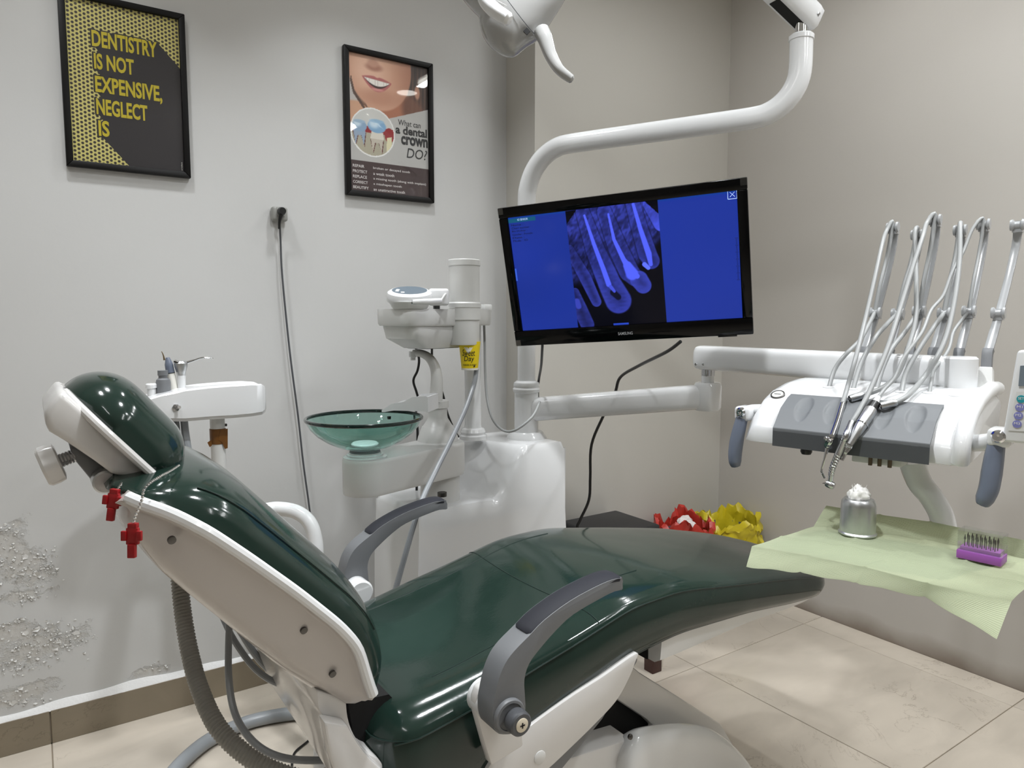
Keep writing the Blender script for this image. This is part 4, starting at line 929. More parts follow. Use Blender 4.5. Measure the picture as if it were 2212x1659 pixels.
mk('handpiece_cable', tube([hp2, hp2 * .5 + hp3 * .5 + EZ * .003, hp3], .003, 8, 5), 'white_matte', scal)

# ------------------------------------------------------------------ cables and hoses of the unit
def cable(name, label, pts, r, m, cat='cable'):
    o = mk(name, tube(pts, r, 10, 6), m); return tag(o, label, cat)
cable('white_cable', 'thin white cable looping from accessory tray to the delivery arm', [PD(1045, 680, 2.33), PD(1047, 740, 2.33), PD(1048, 800, 2.32), PD(1052, 860, 2.30), PD(1064, 905, 2.26), PD(1088, 930, 2.22), PD(1115, 928, 2.20), PD(1150, 900, 2.22), PD(1166, 868, 2.26)], .0042, 'hose')
cable('grey_hose', 'grey drain hose running from the cup dispenser down past the far armrest', [PD(1029, 798, 2.24), PD(1024, 830, 2.20), PD(1005, 885, 2.12), PD(975, 950, 2.02), PD(940, 1020, 1.92), PD(912, 1080, 1.86), PD(892, 1140, 1.82), PD(875, 1200, 1.80), PD(855, 1270, 1.80), PD(835, 1330, 1.82)], .0075, 'hosed', 'hose')
cable('black_cable', 'wavy black cable behind the water spout', [PD(897, 748, 2.42), PD(905, 775, 2.42), PD(902, 800, 2.42), PD(893, 822, 2.42), PD(900, 848, 2.42), PD(906, 872, 2.42), PD(898, 893, 2.40), PD(902, 935, 2.38), PD(900, 1060, 2.36)], .0042, 'black')
cable('black_cable', 'black cable running straight down behind the water spout to the unit top', [PD(933, 748, 2.46), PD(934, 790, 2.46), PD(942, 815, 2.46), PD(956, 850, 2.46), PD(967, 895, 2.46), PD(982, 930, 2.46), PD(995, 955, 2.46), PD(1005, 1000, 2.47)], .0042, 'black')
# ------------------------------------------------------------------ operating light with pole and arms
lamp = thing('operating_light', 'white dental operating light on bent pole arm above the monitor', 'dental lamp', PY(1137, 945, 1.98))
PL = PY(1137, 945, 1.98); zp = PL[2] - .006
pz = lambda y: PY(1137, y, 1.98)[2]
mk('pole_foot', lathe([(.072, 0), (.070, .006), (.058, .024), (.054, .028), (.0, .028)], V((PL[0], PL[1], zp)), EZ, 36), 'white', lamp)
mk('pole_sleeve', lathe([(.041, 0), (.041, pz(848) - zp), (.045, pz(846) - zp), (.047, pz(840) - zp), (.043, pz(836) - zp), (.045, pz(832) - zp), (.043, pz(826) - zp), (.034, pz(822) - zp), (.0, pz(822) - zp)], V((PL[0], PL[1], zp)), EZ, 36), 'white', lamp)
zt1 = 1.812
P0 = V((PL[0], PL[1], 0)); E1 = PD(1727, 200, 1.95); E1z = V((E1[0], E1[1], 0)); dv_ = E1z - P0; Lh = np.linalg.norm(dv_); dv_ /= Lh
r_ = .15
pts = [P0 + EZ * (pz(830)), P0 + EZ * 1.2, P0 + EZ * 1.5, P0 + EZ * (zt1 - r_ * 1.1)]
for q in np.linspace(.25, math.pi / 2, 6): pts.append(P0 + dv_ * (r_ * (1 - math.cos(q))) + EZ * (zt1 - r_ * 1.1 + r_ * 1.1 * math.sin(q)))
zr = zt1 + .006
for f_ in (.3, .55, .75): pts.append(P0 + dv_ * (Lh * f_) + EZ * (zt1 + .006 * f_))
r2 = .12
for q in np.linspace(0, math.pi / 2, 6): pts.append(E1z - dv_ * (r2 * (1 - math.sin(q))) + EZ * (zr + r2 * (1 - math.cos(q))))
ztop = PD(1727, 92, 1.95)[2]
pts.append(E1z + EZ * ztop)
mk('swing_tube', tube(pts, .0305, 20, 5), 'white', lamp)
mk('tube_collar', lathe([(.031, 0), (.033, .001), (.033, .012), (.029, .016), (0, .016)], E1z + EZ * ztop, EZ, 28), 'white', lamp)
pin_t = PD(1727, 45, 1.95)[2]; mk('pivot_pin', lathe([(.017, 0), (.017, pin_t - ztop)], E1z + EZ * (ztop + .012), EZ, 20), 'chrome', lamp)
# spring arm going up to the left
a0 = PD(1755, 48, 1.95); a1 = PD(1400, -300, 1.72); t_ = a1 - a0; La = np.linalg.norm(t_); t_ /= La; s_ = np.cross(t_, EZ); s_ /= np.linalg.norm(s_); u_ = np.cross(s_, t_)
sec = []
for f_, k in [(-.015, .55), (0.0, .9), (.03, 1), (.25, 1), (1.0, .9)]:
    c_ = a0 + t_ * La * f_; h, w_ = .036 * k, .034 * k
    sec.append([c_ + s_ * x * w_ + u_ * y * h for x, y in [(-1, -.7), (-.7, -1), (.7, -1), (1, -.7), (1, .7), (.7, 1), (-.7, 1), (-1, .7)]])
mk('spring_arm', loft(sec), 'white', lamp, bevel=0, angle=50)
mk('arm_slot', box(a0 + t_ * .075 - u_ * .0352, (.12, .034, .004), np.stack([t_, s_, u_], 1)), 'cavity_shade', lamp)
for k in (0.01, ): mk('arm_screw', lathe([(.005, 0), (.005, .002), (.003, .003)], a0 + t_ * .015 - s_ * .0335 if (s_ @ (CAM - a0)) < 0 else a0 + t_ * .015 + s_ * .0335, s_ if (s_ @ (CAM - a0)) > 0 else -s_, 14), 'steel', lamp)
# lamp head: domed dish
oc = [(1000, 0), (1022, 26), (1034, 38), (1036, 55), (1042, 76), (1053, 95), (1068, 110), (1086, 121), (1102, 125), (1116, 121), (1138, 103), (1162, 88), (1182, 62), (1199, 36), (1221, 0), (1240, -45), (1236, -95), (1205, -140), (1150, -165), (1085, -165), (1025, -135), (985, -85), (982, -35)]
DL = 1.45
ring0 = cr([PD(x, y, DL) for x, y in oc], 3, closed=True); lc = np.mean(ring0, axis=0)
vw = CAM - lc; vw /= np.linalg.norm(vw)
sec = []
for s, off in [(.0, .052), (.25, .050), (.5, .043), (.72, .030), (.88, .015), (.97, .004), (1.0, -.006), (.985, -.022), (.9, -.036), (.6, -.05), (.0, -.054)]:
    sec.append([lc + (p - lc) * max(s, .002) + vw * off for p in ring0])
lh = mk('lamp_head', loft(sec), 'lamp_shaded', lamp, angle=60)
def on_head(x, y, lift=.0):   # point on the dome in front of pixel
    p = PD(x, y, DL); k = np.linalg.norm(p - lc) / .16; return p + vw * (.052 * (1 - min(1, k) ** 2) * .8 + lift)
mk('shell_line', tube([PD(1085, -15, 1.395), PD(1128, 42, 1.405), PD(1160, 80, 1.432)], .0007, 6, 3), 'dgrey', lh)
mk('dark_window', box(PD(1138, 68, 1.412), (.010, .010, .004), np.stack([(RT + UP) / 1.4142, (UP - RT) / 1.4142, -FW], 1)), 'black', lh)
mk('lamp_handle', tube([PD(1040, -30, 1.35), PD(1048, 0, 1.335), PD(1068, 22, 1.325), PD(1092, 38, 1.32)], [.013, .0135, .014, .013], 16, 6), 'white', lh)
mk('handle_tip', lathe([(.013, -.002), (.0125, .006), (.008, .011), (0, .012)], PD(1092, 38, 1.32), PD(1100, 43, 1.318) - PD(1092, 38, 1.32), 20), 'white', lh)
mk('lamp_handle', tube([PD(1170, 68, 1.43), PD(1178, 85, 1.42), PD(1190, 120, 1.41), (PD(1208, 150, 1.40)), PD(1230, 168, 1.40)], [.0165, .0155, .0125, .0105, .009], 16, 6), 'lamp_shaded', lh)
mk('handle_tip', lathe([(.009, -.002), (.0085, .005), (.005, .0085), (0, .009)], PD(1230, 168, 1.40), PD(1238, 173, 1.40) - PD(1230, 168, 1.40), 18), 'lamp_shaded', lh)
mk('head_yoke', tube([PD(1110, -150, 1.5), PD(1180, -260, 1.58), PD(1290, -330, 1.66), a1], .02, 12, 4), 'white', lamp)

# ------------------------------------------------------------------ monitor
D4 = np.array([1.0323, .9093, .9677, 1.0907]) * 1.97
TL, TR, BR, BL = [PD(x, y, d) for (x, y), d in zip([(1077, 450), (1617, 382), (1625, 722), (1113, 748)], D4)]
mon = thing('monitor', 'black flat monitor showing a blue dental X-ray on the lamp pole', 'monitor', (BL + BR) / 2)
ux = (TR - TL + BR - BL); MW = np.linalg.norm(ux) / 2; ux /= np.linalg.norm(ux); uz = (TL - BL + TR - BR); MH = np.linalg.norm(uz) / 2; uz -= ux * (uz @ ux); uz /= np.linalg.norm(uz)
mc = (TL + TR + BR + BL) / 4; un = np.cross(ux, uz)
if un @ (CAM - mc) < 0: un = -un
RM = np.stack([ux, -un, uz], 1)
def mp_(a, b, n=0.0): return mc + ux * a + uz * b + un * n
bzl, bzt, bzb = .0265, .030, .046
def fbar(a0, b0, a1, b1, nm='bezel'): return box(mp_((a0 + a1) / 2, (b0 + b1) / 2, -.012), (a1 - a0, .030, b1 - b0), RM)
hw_, hh_ = MW / 2, MH / 2
mk('bezel', join(fbar(-hw_, hh_ - bzt, hw_, hh_), fbar(-hw_, -hh_, hw_, -hh_ + bzb), fbar(-hw_, -hh_ + bzb, -hw_ + bzl, hh_ - bzt), fbar(hw_ - bzl, -hh_ + bzb, hw_, hh_ - bzt)), 'gblack', mon, bevel=.003)
mk('back_cover', box(mp_(0, 0, -.035), (MW - .03, .03, MH - .03), RM), 'black', mon, bevel=.012)
SW, SH = MW - 2 * bzl, MH - bzt - bzb; so = mp_(-hw_ + bzl, -hh_ + bzb, -.004)
def conv(x, y):  # crop pixel of the screen -> (u, v top-down)
    u, v = .5, .5
    for _ in range(12):
        lx, rx = 130 + 110 * v, 1980 + 30 * v; ty, by = 380 - 210 * u, 1345 - 105 * u
        u = (x - lx) / (rx - lx); v = (y - ty) / (by - ty)
    return u, v
SA = SH / SW
def seg_d(x, y, pts, ws):
    """signed-ish normalised distance to a tapered polyline: <1 inside"""
    P = [conv(*p) for p in pts]; best = np.full(x.shape, 9.0)
    for (a, b, wa, wb) in zip(P[:-1], P[1:], ws[:-1], ws[1:]):
        ax, ay, bx, by = a[0], a[1] * SA, b[0], b[1] * SA; dx, dy = bx - ax, by - ay
        t = np.clip(((x - ax) * dx + (y * SA - ay) * dy) / (dx * dx + dy * dy), 0, 1)
        d = np.hypot(x - ax - t * dx, y * SA - ay - t * dy) / ((wa + (wb - wa) * t) / 1850.0); best = np.minimum(best, d)
    return best
def xray(x, y):
    v = 1 - y; k = np.zeros(x.shape + (3,)) + V((30, 52, 150)); k += (vnoise(x, v, 3)[..., None] - .5) * V((4, 5, 14))
    k = mixc(k, (22, 86, 120), ((x < .13) & (v < .045)).astype(float)); k = mixc(k, (22, 60, 150), (v < .012).astype(float))
    k = mixc(k, (60, 100, 220), ((x < .008) & (v > .44) & (v < .55)).astype(float))
    tx = vnoise(x + .25 * v, v * .45, 60, 1) * .5 + vnoise(x + .25 * v, v * .4, 120, 2) * .5; I = .32 + .30 * (tx - .5) + .12 * (vnoise(x, v, 8, 3) - .5) + .10 * sm(.35, .0, v)
    # bone fades into black below the crowns
    ln = [conv(*p) for p in [(690, 930), (860, 900), (1040, 880), (1230, 760), (1400, 560)]]
    lim = np.interp(x, [p[0] for p in ln], [p[1] for p in ln]); I = I * sm(.05, -.05, v - lim)
    for pts, ws, amp in [([(1330, 260), (1420, 420)], [60, 70], .78), ([(700, 1010), (740, 1150), (800, 1290)], [40, 62, 60], .36), ([(660, 640), (790, 880), (880, 1090)], [40, 52, 42], .40), ([(1190, 260), (1250, 500), (1300, 680), (1330, 740)], [58, 66, 74, 66], .38), ([(960, 330), (1060, 620), (1150, 830), (1195, 880)], [60, 78, 82, 70], .36), ([(1230, 900), (1262, 950)], [72, 66], .46), ([(780, 330), (880, 650), (990, 930), (1060, 1080)], [58, 80, 96, 108], .42)]:
        d = seg_d(x, v, pts, ws); m_ = sm(1.12, .94, d); bl = .25 + .75 * sm(lim - .30, lim + .02, v); I = I * (1 - m_ * bl) + m_ * bl * (amp + .12 * (d - .6) + .06 * (vnoise(x, v, 60, 5) - .5))
        I = I * (1 - .30 * np.exp(-((d - 1.05) / .06) ** 2) * sm(.12, .06, v - lim))
    for pts, ws in [([(795, 360), (870, 600), (940, 800), (985, 940)], [9, 16, 20, 22]), ([(993, 350), (1035, 560), (1110, 730), (1140, 780)], [8, 14, 20, 28]), ([(1195, 270), (1250, 480), (1310, 680), (1325, 770)], [12, 18, 24, 16]), ([(1140, 780), (1175, 850), (1215, 870)], [36, 52, 22])]:
        d = seg_d(x, v, pts, ws); m_ = sm(1.15, .8, d); I = I * (1 - m_) + m_ * .82
    d = seg_d(x, v, [(1275, 770), (1305, 800)], [18, 16]); m_ = sm(1.15, .85, d); I = I * (1 - m_) + m_ * .98
    d = seg_d(x, v, [(1020, 1010), (1060, 1050)], [26, 24]); I = I * (1 - .65 * sm(1.25, .75, d))
    d = seg_d(x, v, [(1000, 960), (1030, 1000)], [16, 12]); m_ = sm(1.2, .7, d); I = I * (1 - m_) + m_ * .66
    d = seg_d(x, v, [(715, 1090), (730, 1130)], [28, 24]); m_ = sm(1.3, .7, d); I = I * (1 - m_) + m_ * .52
    I = np.where((v - .30 * 0 > .0) & (x - .273 + .0 < .052 * (1 - v / .11)) & (v < .11), 0, I); I = np.where((x > .625) & ((x - .625) / .055 > v / .11), 0, I)
    I = np.clip(I, 0, 1)[..., None]
    xr = V((4, 4, 14)) + I ** .9 * V((96, 116, 300)) * np.clip(I * 1.5 + .35, 0, 1)
    return np.where(((x > .273) & (x < .679))[..., None], xr, k)
MT['screen'] = vcol_mat('lit_screen', 0.12, emit=1.0)
scr = print_grid('screen', so, ux, uz, SW, SH, 480, 270, xray, MT['screen'], mon, lift=0.0)
scr.data.flip_normals() if (scr.data.polygons[0].normal @ Vector(un)) < 0 else None
def mtxt(s, a, b, w_, h_, m, bold=0.0): return mk('lettering', text_fit(s, mp_(-hw_, -hh_, .0), ux, uz, a, b, w_, h_, bold, 0, .0036 if m == 'logo' else -.0025), m, mon, smooth=False, fix=False)
MT['logo'] = mat('silver_logo', (170, 172, 176), 0.35); MT['scrtxt'] = mat('screen_text', (180, 200, 240), 0.5, emit=(170, 195, 245), estr=.9); MT['scrdark'] = mat('screen_text_dark', (4, 8, 30), 0.5)
mtxt('SAMSUNG', MW * .462, .018, MW * .062, .0085, 'logo', .01)
sx0, sz1 = bzl, MH - bzt
mtxt('IO SENSOR', sx0 + SW * .045, sz1 - SH * .034, SW * .05, SH * .017, 'scrtxt')
for i, s in enumerate(['Name :', 'Chart number :', 'Birthday :', 'Gender : Female', 'Date :', 'Mode : IO']):
    mtxt(s, sx0 + SW * .012, sz1 - SH * (.075 + .027 * i), SW * (.04 + .006 * len(s)) * .75, SH * .017, 'scrdark')
mk('close_button', join(*[box(mp_(hw_ - bzl - SW * .018, hh_ - bzt - SH * .025, -.003) + ux * dx + uz * dz, (a, .0006, c), RM) for dx, dz, a, c in [(-.011, 0, .0012, .022), (.011, 0, .0012, .022), (0, -.011, .022, .0012), (0, .011, .022, .0012)]]), 'scrtxt', mon, smooth=False)
for sg in (1, -1):
    t45 = (ux + uz * sg) / 1.4142; mk('close_cross', box(mp_(hw_ - bzl - SW * .018, hh_ - bzt - SH * .025, -.003), (.017, .0006, .0011), np.stack([t45, -un, np.cross(t45, -un)], 1)), 'scrtxt', mon, smooth=False)
mk('scale_mark', join(*[box(mp_(hw_ - bzl - .006, hh_ - bzt - SH * (.36 + .011 * i), -.003), (.004 if i % 5 else .008, .0005, .0009), RM) for i in range(31)]), 'scrdark', mon, smooth=False)
mk('taskbar_tab', box(mp_(-hw_ + bzl + SW * .475, -hh_ + bzb + .003, -.003), (SW * .07, .0005, .005), RM), mat('screen_tab', (30, 60, 170), .5, emit=(28, 58, 170), estr=.8), mon, smooth=False)
for a, b in [(-1, 1), (1, 1), (-1, -1)]: mk('film_corner', box(mp_(a * (hw_ - .008), b * (hh_ - .009), .0042), (.018, .0006, .020), RM), 'lid', mon, smooth=False)
mk('button_strip', box(mp_(hw_ * .80, -hh_ - .003, -.014), (.05, .012, .006), RM), 'black', mon, bevel=.001)
# bracket to the pole
hitz = mp_(-.18, 0, -.05); pole_p = V((PL[0], PL[1], hitz[2]))
mk('pole_bracket', tube([hitz, pole_p], .018, 12, 1), 'black', mon); mk('pole_clamp', lathe([(.034, -.03), (.036, -.028), (.036, .028), (.034, .03)], pole_p, EZ, 28), 'black', mon)
cable('monitor_cable', 'short black cable hanging from monitor beside the pole', [PD(1172, 740, 2.16), PD(1171, 760, 2.2), PD(1169, 790, 2.3), PD(1164, 820, 2.42), PD(1162, 845, 2.44), PD(1163, 900, 2.46)], .0042, 'black')
cable('monitor_cable', 'long black cable from monitor corner down to the black box on the floor', [PD(1470, 738, 2.02), PD(1440, 760, 2.1), PD(1380, 790, 2.3), PD(1340, 815, 2.45), PD(1328, 850, 2.5), PD(1305, 895, 2.55), PD(1278, 960, 2.6), PD(1275, 1030, 2.62), PD(1272, 1080, 2.62), PD(1252, 1125, 2.62), PD(1246, 1145, 2.62), PD(1244, 1230, 2.64)], .0052, 'black')
# ------------------------------------------------------------------ delivery unit (instrument table) on its double arm
UA = PD(1607, 953, 1.7); UBp = PD(2085, 1012, 1.39)
Wd = UBp - UA; Wd[2] = 0; UL = np.linalg.norm(Wd); Wd /= UL; Nd = V((Wd[1], -Wd[0], 0))
if Nd @ (CAM - UA) < 0: Nd = -Nd
def du(w_, n, z): return V((UA[0], UA[1], 0)) + Wd * w_ + Nd * n + EZ * z
def duN(x, y, n):     # pixel -> point in the plane n = const of the unit
    v = ray(x, y); t = ((UA - CAM) @ Nd + n) / (v @ Nd); return CAM + v * t
deliv = thing('delivery_unit', 'white dental delivery unit with slate mat, instrument whips and grey handles', 'dental unit', du(UL / 2, -.17, .96))
# body profile (n from rear to front, z top)
TN = [-.36, -.34, -.28, -.20, -.12, -.07, -.03, .0]
TZ = [1.080, 1.094, 1.098, 1.092, 1.078, 1.060, 1.035, .992]
def top_z(n): return float(np.interp(n, TN, TZ))
nn = np.concatenate([np.linspace(-.36, -.12, 14), np.linspace(-.11, 0, 14)])
sec = []
for f_ in np.linspace(0, 1, 30):
    w_ = f_ * UL; e = min(f_, 1 - f_) * UL; k = sup(1 - min(1, e / .035), 2.2)
    inset = .03 * (1 - k)
    loop = []
    for n in nn:
        zt_ = top_z(n); loop.append(du(w_ + (.0), n * (1 - .06 * (1 - k)) - inset * .3, zt_ - .028 * (1 - k)))
    loop.append(du(w_, -.004 - inset * .3, .962)); loop.append(du(w_, -.03 - inset, .956 + .008 * (1 - k)))
    loop.append(du(w_, -.20, .975)); loop.append(du(w_, -.33, .990)); loop.append(du(w_, -.36 + inset, 1.01))
    sec.append(loop)
mk('body', loft(sec), 'white', deliv, angle=50)
# raised side rim on the right
mk('side_rim', tube([du(UL - .010, n, top_z(n) - .002) for n in np.linspace(-.34, -.012, 16)] + [du(UL - .010, -.008, .985), du(UL - .012, -.012, .968)], .0165, 14, 2), 'white', deliv)
# slate mat with finger dimples
wm0, wm1 = .075, .395
dim = [(.125, 0), (.19, 0), (.295, 0), (.355, 0)]
def mat_p(u, v):
    w_ = wm0 + u * (wm1 - wm0); n = -.090 + min(v / .82, 1) * .100
    z = np.interp(n, [-.12, -.07, -.03, .0, .012], [1.078, 1.062, 1.040, 1.008, .996]) + .0045
    if v > .82: z = z - (v - .82) / .18 * .036
    for dw, _ in dim:
        rr_ = ((w_ - dw - .06 * (n + .042)) / .019) ** 2 + ((n + .042) / .036) ** 2
        if rr_ < 1: z -= .0065 * (1 - rr_ ** 2)
    return du(w_, n + .004, z)
mk('slate_mat', solidify_grid(mat_p, 150, 90, -EZ * .006), 'slate', deliv, angle=50)
# gauge
gc = du(.043, -.085, top_z(-.085) + .002); gn = EZ * .85 + Nd * .5; mkg = mk('pressure_gauge', lathe([(.0165, -.004), (.0165, .003), (.0145, .0045), (.0135, .003), (0, .003)], gc, gn, 28), 'dsteel', deliv)
mk('gauge_face', lathe([(.0133, .003), (0, .0032)], gc, gn, 24, cap=False), 'gauge', mkg)
gnn = gn / np.linalg.norm(gn); ga, gb_ = frame_of(gnn); mk('gauge_needle', box(gc + gnn * .0036, (.016, .0012, .0006), np.stack([ga, gb_, gnn], 1)), 'ink', mkg, smooth=False)
# handles
def handle(px0, grip, n0, name):
    p = duN(px0[0], px0[1], n0)
    br = mk('handle_bracket', box(p - Nd * .010, (.040, .050, .036), np.stack([Wd, -Nd, EZ], 1)), 'white', deliv, bevel=.009, seg=3)
    mk('handle_bolt', lathe([(.0125, -.004), (.0125, .006), (.009, .010), (.006, .0105), (0, .009)], p + Nd * .014 + EZ * .004, Nd, 24), 'chrome', br)
    g = [duN(x, y, n0 + dn) for x, y, dn in grip]
    mk('handle_grip', tube(g, [.015, .017, .018, .0175, .016, .011], 8, 5, up=(Nd[0], Nd[1], 0)), 'bluegrey', deliv, angle=60)
handle((1607, 893), [(1603, 903, .005), (1596, 930, .008), (1591, 955, .010), (1588, 980, .012), (1588, 997, .012), (1590, 1007, .010)], -.05, 'l')
handle((2160, 945), [(2152, 962, .0), (2147, 990, .004), (2142, 1022, .008), (2136, 1055, .012), (2127, 1078, .014), (2121, 1090, .014)], -.02, 'r')
mk('handle_arm', tube([du(UL - .005, -.07, 1.0), du(UL + .03, -.05, 1.01), duN(2158, 945, -.035)], .017, 12, 4), 'white', deliv)
mk('handle_arm', tube([du(.02, -.09, 1.03), duN(1625, 885, -.07), duN(1610, 890, -.06)], .013, 12, 4), 'white', deliv)
# underside fittings
mk('under_knob', lathe([(.012, 0), (.013, -.008), (.010, -.014), (0, -.014)], duN(1742, 968, -.03), EZ, 20), 'black', deliv)
mk('valve_block', box(duN(1900, 992, -.055), (.10, .05, .016), np.stack([Wd, -Nd, EZ], 1)), 'white_matte', deliv, bevel=.003)
for x, y in [(1880, 995), (1900, 997), (1922, 1000)]: mk('valve_knob', lathe([(.0042, .006), (.0042, -.010), (0, -.010)], duN(x, y, -.022), EZ, 12), mat('brass_brown', (110, 96, 78), .35, metal=.5) if 'vb' not in MT else 'vb', deliv)
# control panel on the right
cp = [duN(2197, 757, .00), duN(2290, 750, .00), duN(2280, 965, .0), duN(2163, 955, .0)]
panel = mk('control_panel', prism(cp, -Nd * .022), 'white', deliv, bevel=.006, seg=3)
pc0 = cp[3]; pu = (cp[2] - cp[3]); pu /= np.linalg.norm(pu); pv = np.cross(Nd, pu); pv = pv if pv[2] > 0 else -pv
mk('panel_display', prism([duN(x, y, .0012) for x, y in [(2204, 790), (2280, 786), (2274, 832), (2200, 834)]], Nd * .001), 'dispgrey', panel, smooth=False)
mk('panel_sheet', prism([duN(x, y, .0008) for x, y in [(2196, 846), (2275, 843), (2266, 935), (2178, 930)]], Nd * .0006), 'white_matte', panel, smooth=False)
for x, y, m, s in [(2206, 862, 'teal', 'SET'), (2203, 880, 'violet', 'M1'), (2200, 898, 'violet', 'M2'), (2197, 916, 'violet', 'M3'), (2232, 862, 'violet', ''), (2229, 880, 'violet', ''), (2226, 898, 'violet', ''), (2223, 916, 'violet', '')]:
    c_ = duN(x, y, .0018); o = mk('panel_button', lathe([(.0072, -.001), (.0072, .0008), (0, .001)], c_, Nd, 20), m, panel)
    if s: mk('lettering', text_fit(s, c_, -Wd if False else Wd, EZ, -.0045, -.001, .009, .0045, .0, 0, .0014), 'paper', o, smooth=False, fix=False)
# whips
MT['whip'] = mat('shaded_whip_white', (166, 168, 170), .2, coat=.2)  # white plastic whips, their grey shading put into the colour
whip_base = [(.156 - .002, 0), (.212, 0), (.262, 0), (.312, 0), (.366, 0), (.423, 0)]
tops = [(1926, 492), (1979, 508), (2017, 476), (2071, 498), (2121, 486), (2194, 487)]
joints = [(1888, 675), (1937, 677), (1983, 672), (2037, 676), (2090, 672), (2153, 676)]
mids = [(1866, 762), (1920, 764), (1965, 762), (2015, 764), (2071, 766), (2133, 766)]
WT, WJ = [], []
for i in range(6):
    b0 = du(whip_base[i][0] + .004, -.318, 1.088); m0 = duN(*mids[i], -.345); j0 = duN(joints[i][0] + 6, joints[i][1], -.40); t0 = duN(tops[i][0] + 6, tops[i][1], -.47)
    wdir = Wd
    def blade(pts, ws, th):
        sec = []
        P = cr(pts, 6)
        for k_, p in enumerate(P):
            t = P[min(k_ + 1, len(P) - 1)] - P[max(k_ - 1, 0)]; t /= np.linalg.norm(t); nrm_ = np.cross(t, wdir); nrm_ /= np.linalg.norm(nrm_)
            wv = np.interp(k_ / (len(P) - 1), np.linspace(0, 1, len(ws)), ws)
            sec.append([p - wdir * wv - nrm_ * th, p + wdir * wv - nrm_ * th, p + wdir * wv + nrm_ * th, p - wdir * wv + nrm_ * th])
        return loft(sec)
    wa = mk('whip_arm', blade([m0 + (j0 - m0) * .08, m0 * .5 + j0 * .5, j0, j0 * .55 + t0 * .45 - Nd * .020, t0 * .8 + j0 * .2 - Nd * .022, t0], [.0095, .0095, .0085, .008, .0085, .010], .0045), 'whip', deliv, bevel=.0015)
    mk('whip_sleeve', blade([b0 + (m0 - b0) * .55, m0, m0 + (j0 - m0) * .12], [.0105, .0105, .0105], .008), 'grey', wa, bevel=.002)
    mk('whip_socket', blade([b0 - EZ * .01, b0 + (m0 - b0) * .35, b0 + (m0 - b0) * .62], [.016, .0145, .013], .013), 'white_matte', wa, bevel=.004)
    for q, (nm, c_) in enumerate([('whip_roller', j0), ('whip_roller', t0)]):
        cc_ = c_ + Nd * .014
        mk(nm, join(lathe([(.0125, -.014), (.0135, -.009), (.008, -.005), (.008, .005), (.0135, .009), (.0125, .014)], cc_, Wd, 18), box(c_ + Nd * .004 - EZ * .004, (.020, .024, .026), np.stack([Wd, Nd, EZ], 1))), 'whip', wa, bevel=0)
    WJ.append(j0 + Nd * .016); WT.append(t0 + Nd * .016)
# plugs in the table top
def c6(x, y): return 1460 + .398 * x, 440 + .398 * y
def on_top(x, y, h):
    px, py = c6(x, y); lo, hi = -.30, .03
    for _ in range(40):
        n = (lo + hi) / 2; z = duN(px, py, n)[2]
        g_ = np.interp(n, [-.12, -.07, -.03, .0, .012], [1.078, 1.062, 1.040, 1.008, .996]) if n > -.12 else top_z(n)
        if z > g_ + .0045 + h: hi = n
        else: lo = n
    return duN(px, py, (lo + hi) / 2)
holes = [(830, 995), (960, 1005), (1090, 1000), (1225, 1020), (1375, 1025), (1520, 1040)]
HP = [on_top(x, y, -.0045) for x, y in holes]
for h in HP: mk('hose_grommet', lathe([(.014, -.006), (.014, .0), (.010, .002), (0, .002)], h, EZ, 20), 'white', deliv)
# arms back to the pole
sg1a, sg1b = PD(1165, 890, 2.38), PD(1528, 856, 2.30)
ax1 = V((PL[0], PL[1], sg1a[2]))
def rbeam(a, b, w_, h, rnd=.4):
    t = (b - a); L_ = np.linalg.norm(t); t /= L_; s2 = np.cross(t, EZ); s2 /= np.linalg.norm(s2); u2 = np.cross(s2, t); sec = []
    for f_, k in [(0, .8), (.006 / L_, .95), (.018 / L_, 1), (1 - .018 / L_, 1), (1 - .006 / L_, .95), (1, .8)]:
        sec.append([a + t * L_ * f_ + (s2 * math.copysign(abs(math.cos(q)) ** .6, math.cos(q)) * w_ + u2 * math.copysign(abs(math.sin(q)) ** .6, math.sin(q)) * h) * k for q in np.linspace(0, 6.2832, 28, endpoint=False)])
    return loft(sec)
mk('lower_arm', rbeam(ax1 + (sg1b - ax1) * .03, sg1b + (sg1b - ax1) / np.linalg.norm(sg1b - ax1) * .01, .036, .040), 'white', deliv)
mk('elbow_cap', lathe([(.038, -.045), (.044, -.035), (.044, .035), (.038, .045)], sg1b, EZ, 32), 'white', deliv)
s2a, s2b = PZ(1512, 772, 1.127), PZ(2062, 806, 1.127)
pin = V((sg1b[0], sg1b[1], 0)); mk('elbow_pin', lathe([(.020, sg1b[2] + .03), (.020, 1.075), (.0165, 1.077), (.0165, 1.10)], pin, EZ, 24), 'white', deliv)
mk('elbow_bushing', lathe([(.021, 1.070), (.021, 1.094)], pin, EZ, 24), 'steel', deliv)
s2a = V((pin[0], pin[1], 1.127)); ua_ = mk('upper_arm', rbeam(s2a - (s2b - s2a) / np.linalg.norm(s2b - s2a) * .04, s2b, .034, .039), 'white', deliv)
for x in (1503, 1519):
    p = PD(x, 787, 2.265); v = ray(x, 787); mk('arm_screw', lathe([(.0042, -.004), (.0042, .001), (.003, .0018)], p, -RT * .3 - FW, 12), 'steel', ua_)
mk('head_joint', lathe([(.030, -.042), (.035, -.036), (.035, .034), (.030, .039)], s2b + (s2b - s2a) / np.linalg.norm(s2b - s2a) * .012, EZ, 28), 'white', deliv)
# curved support down to the tray
ts = [duN(1972, 1000, -.10), duN(1975, 1015, -.10), duN(1988, 1045, -.10), duN(2012, 1075, -.10), duN(2032, 1110, -.10), duN(2042, 1150, -.10)]
mk('tray_support', tube(ts, [.026, .026, .025, .024, .024, .024], 16, 5), 'white', deliv)

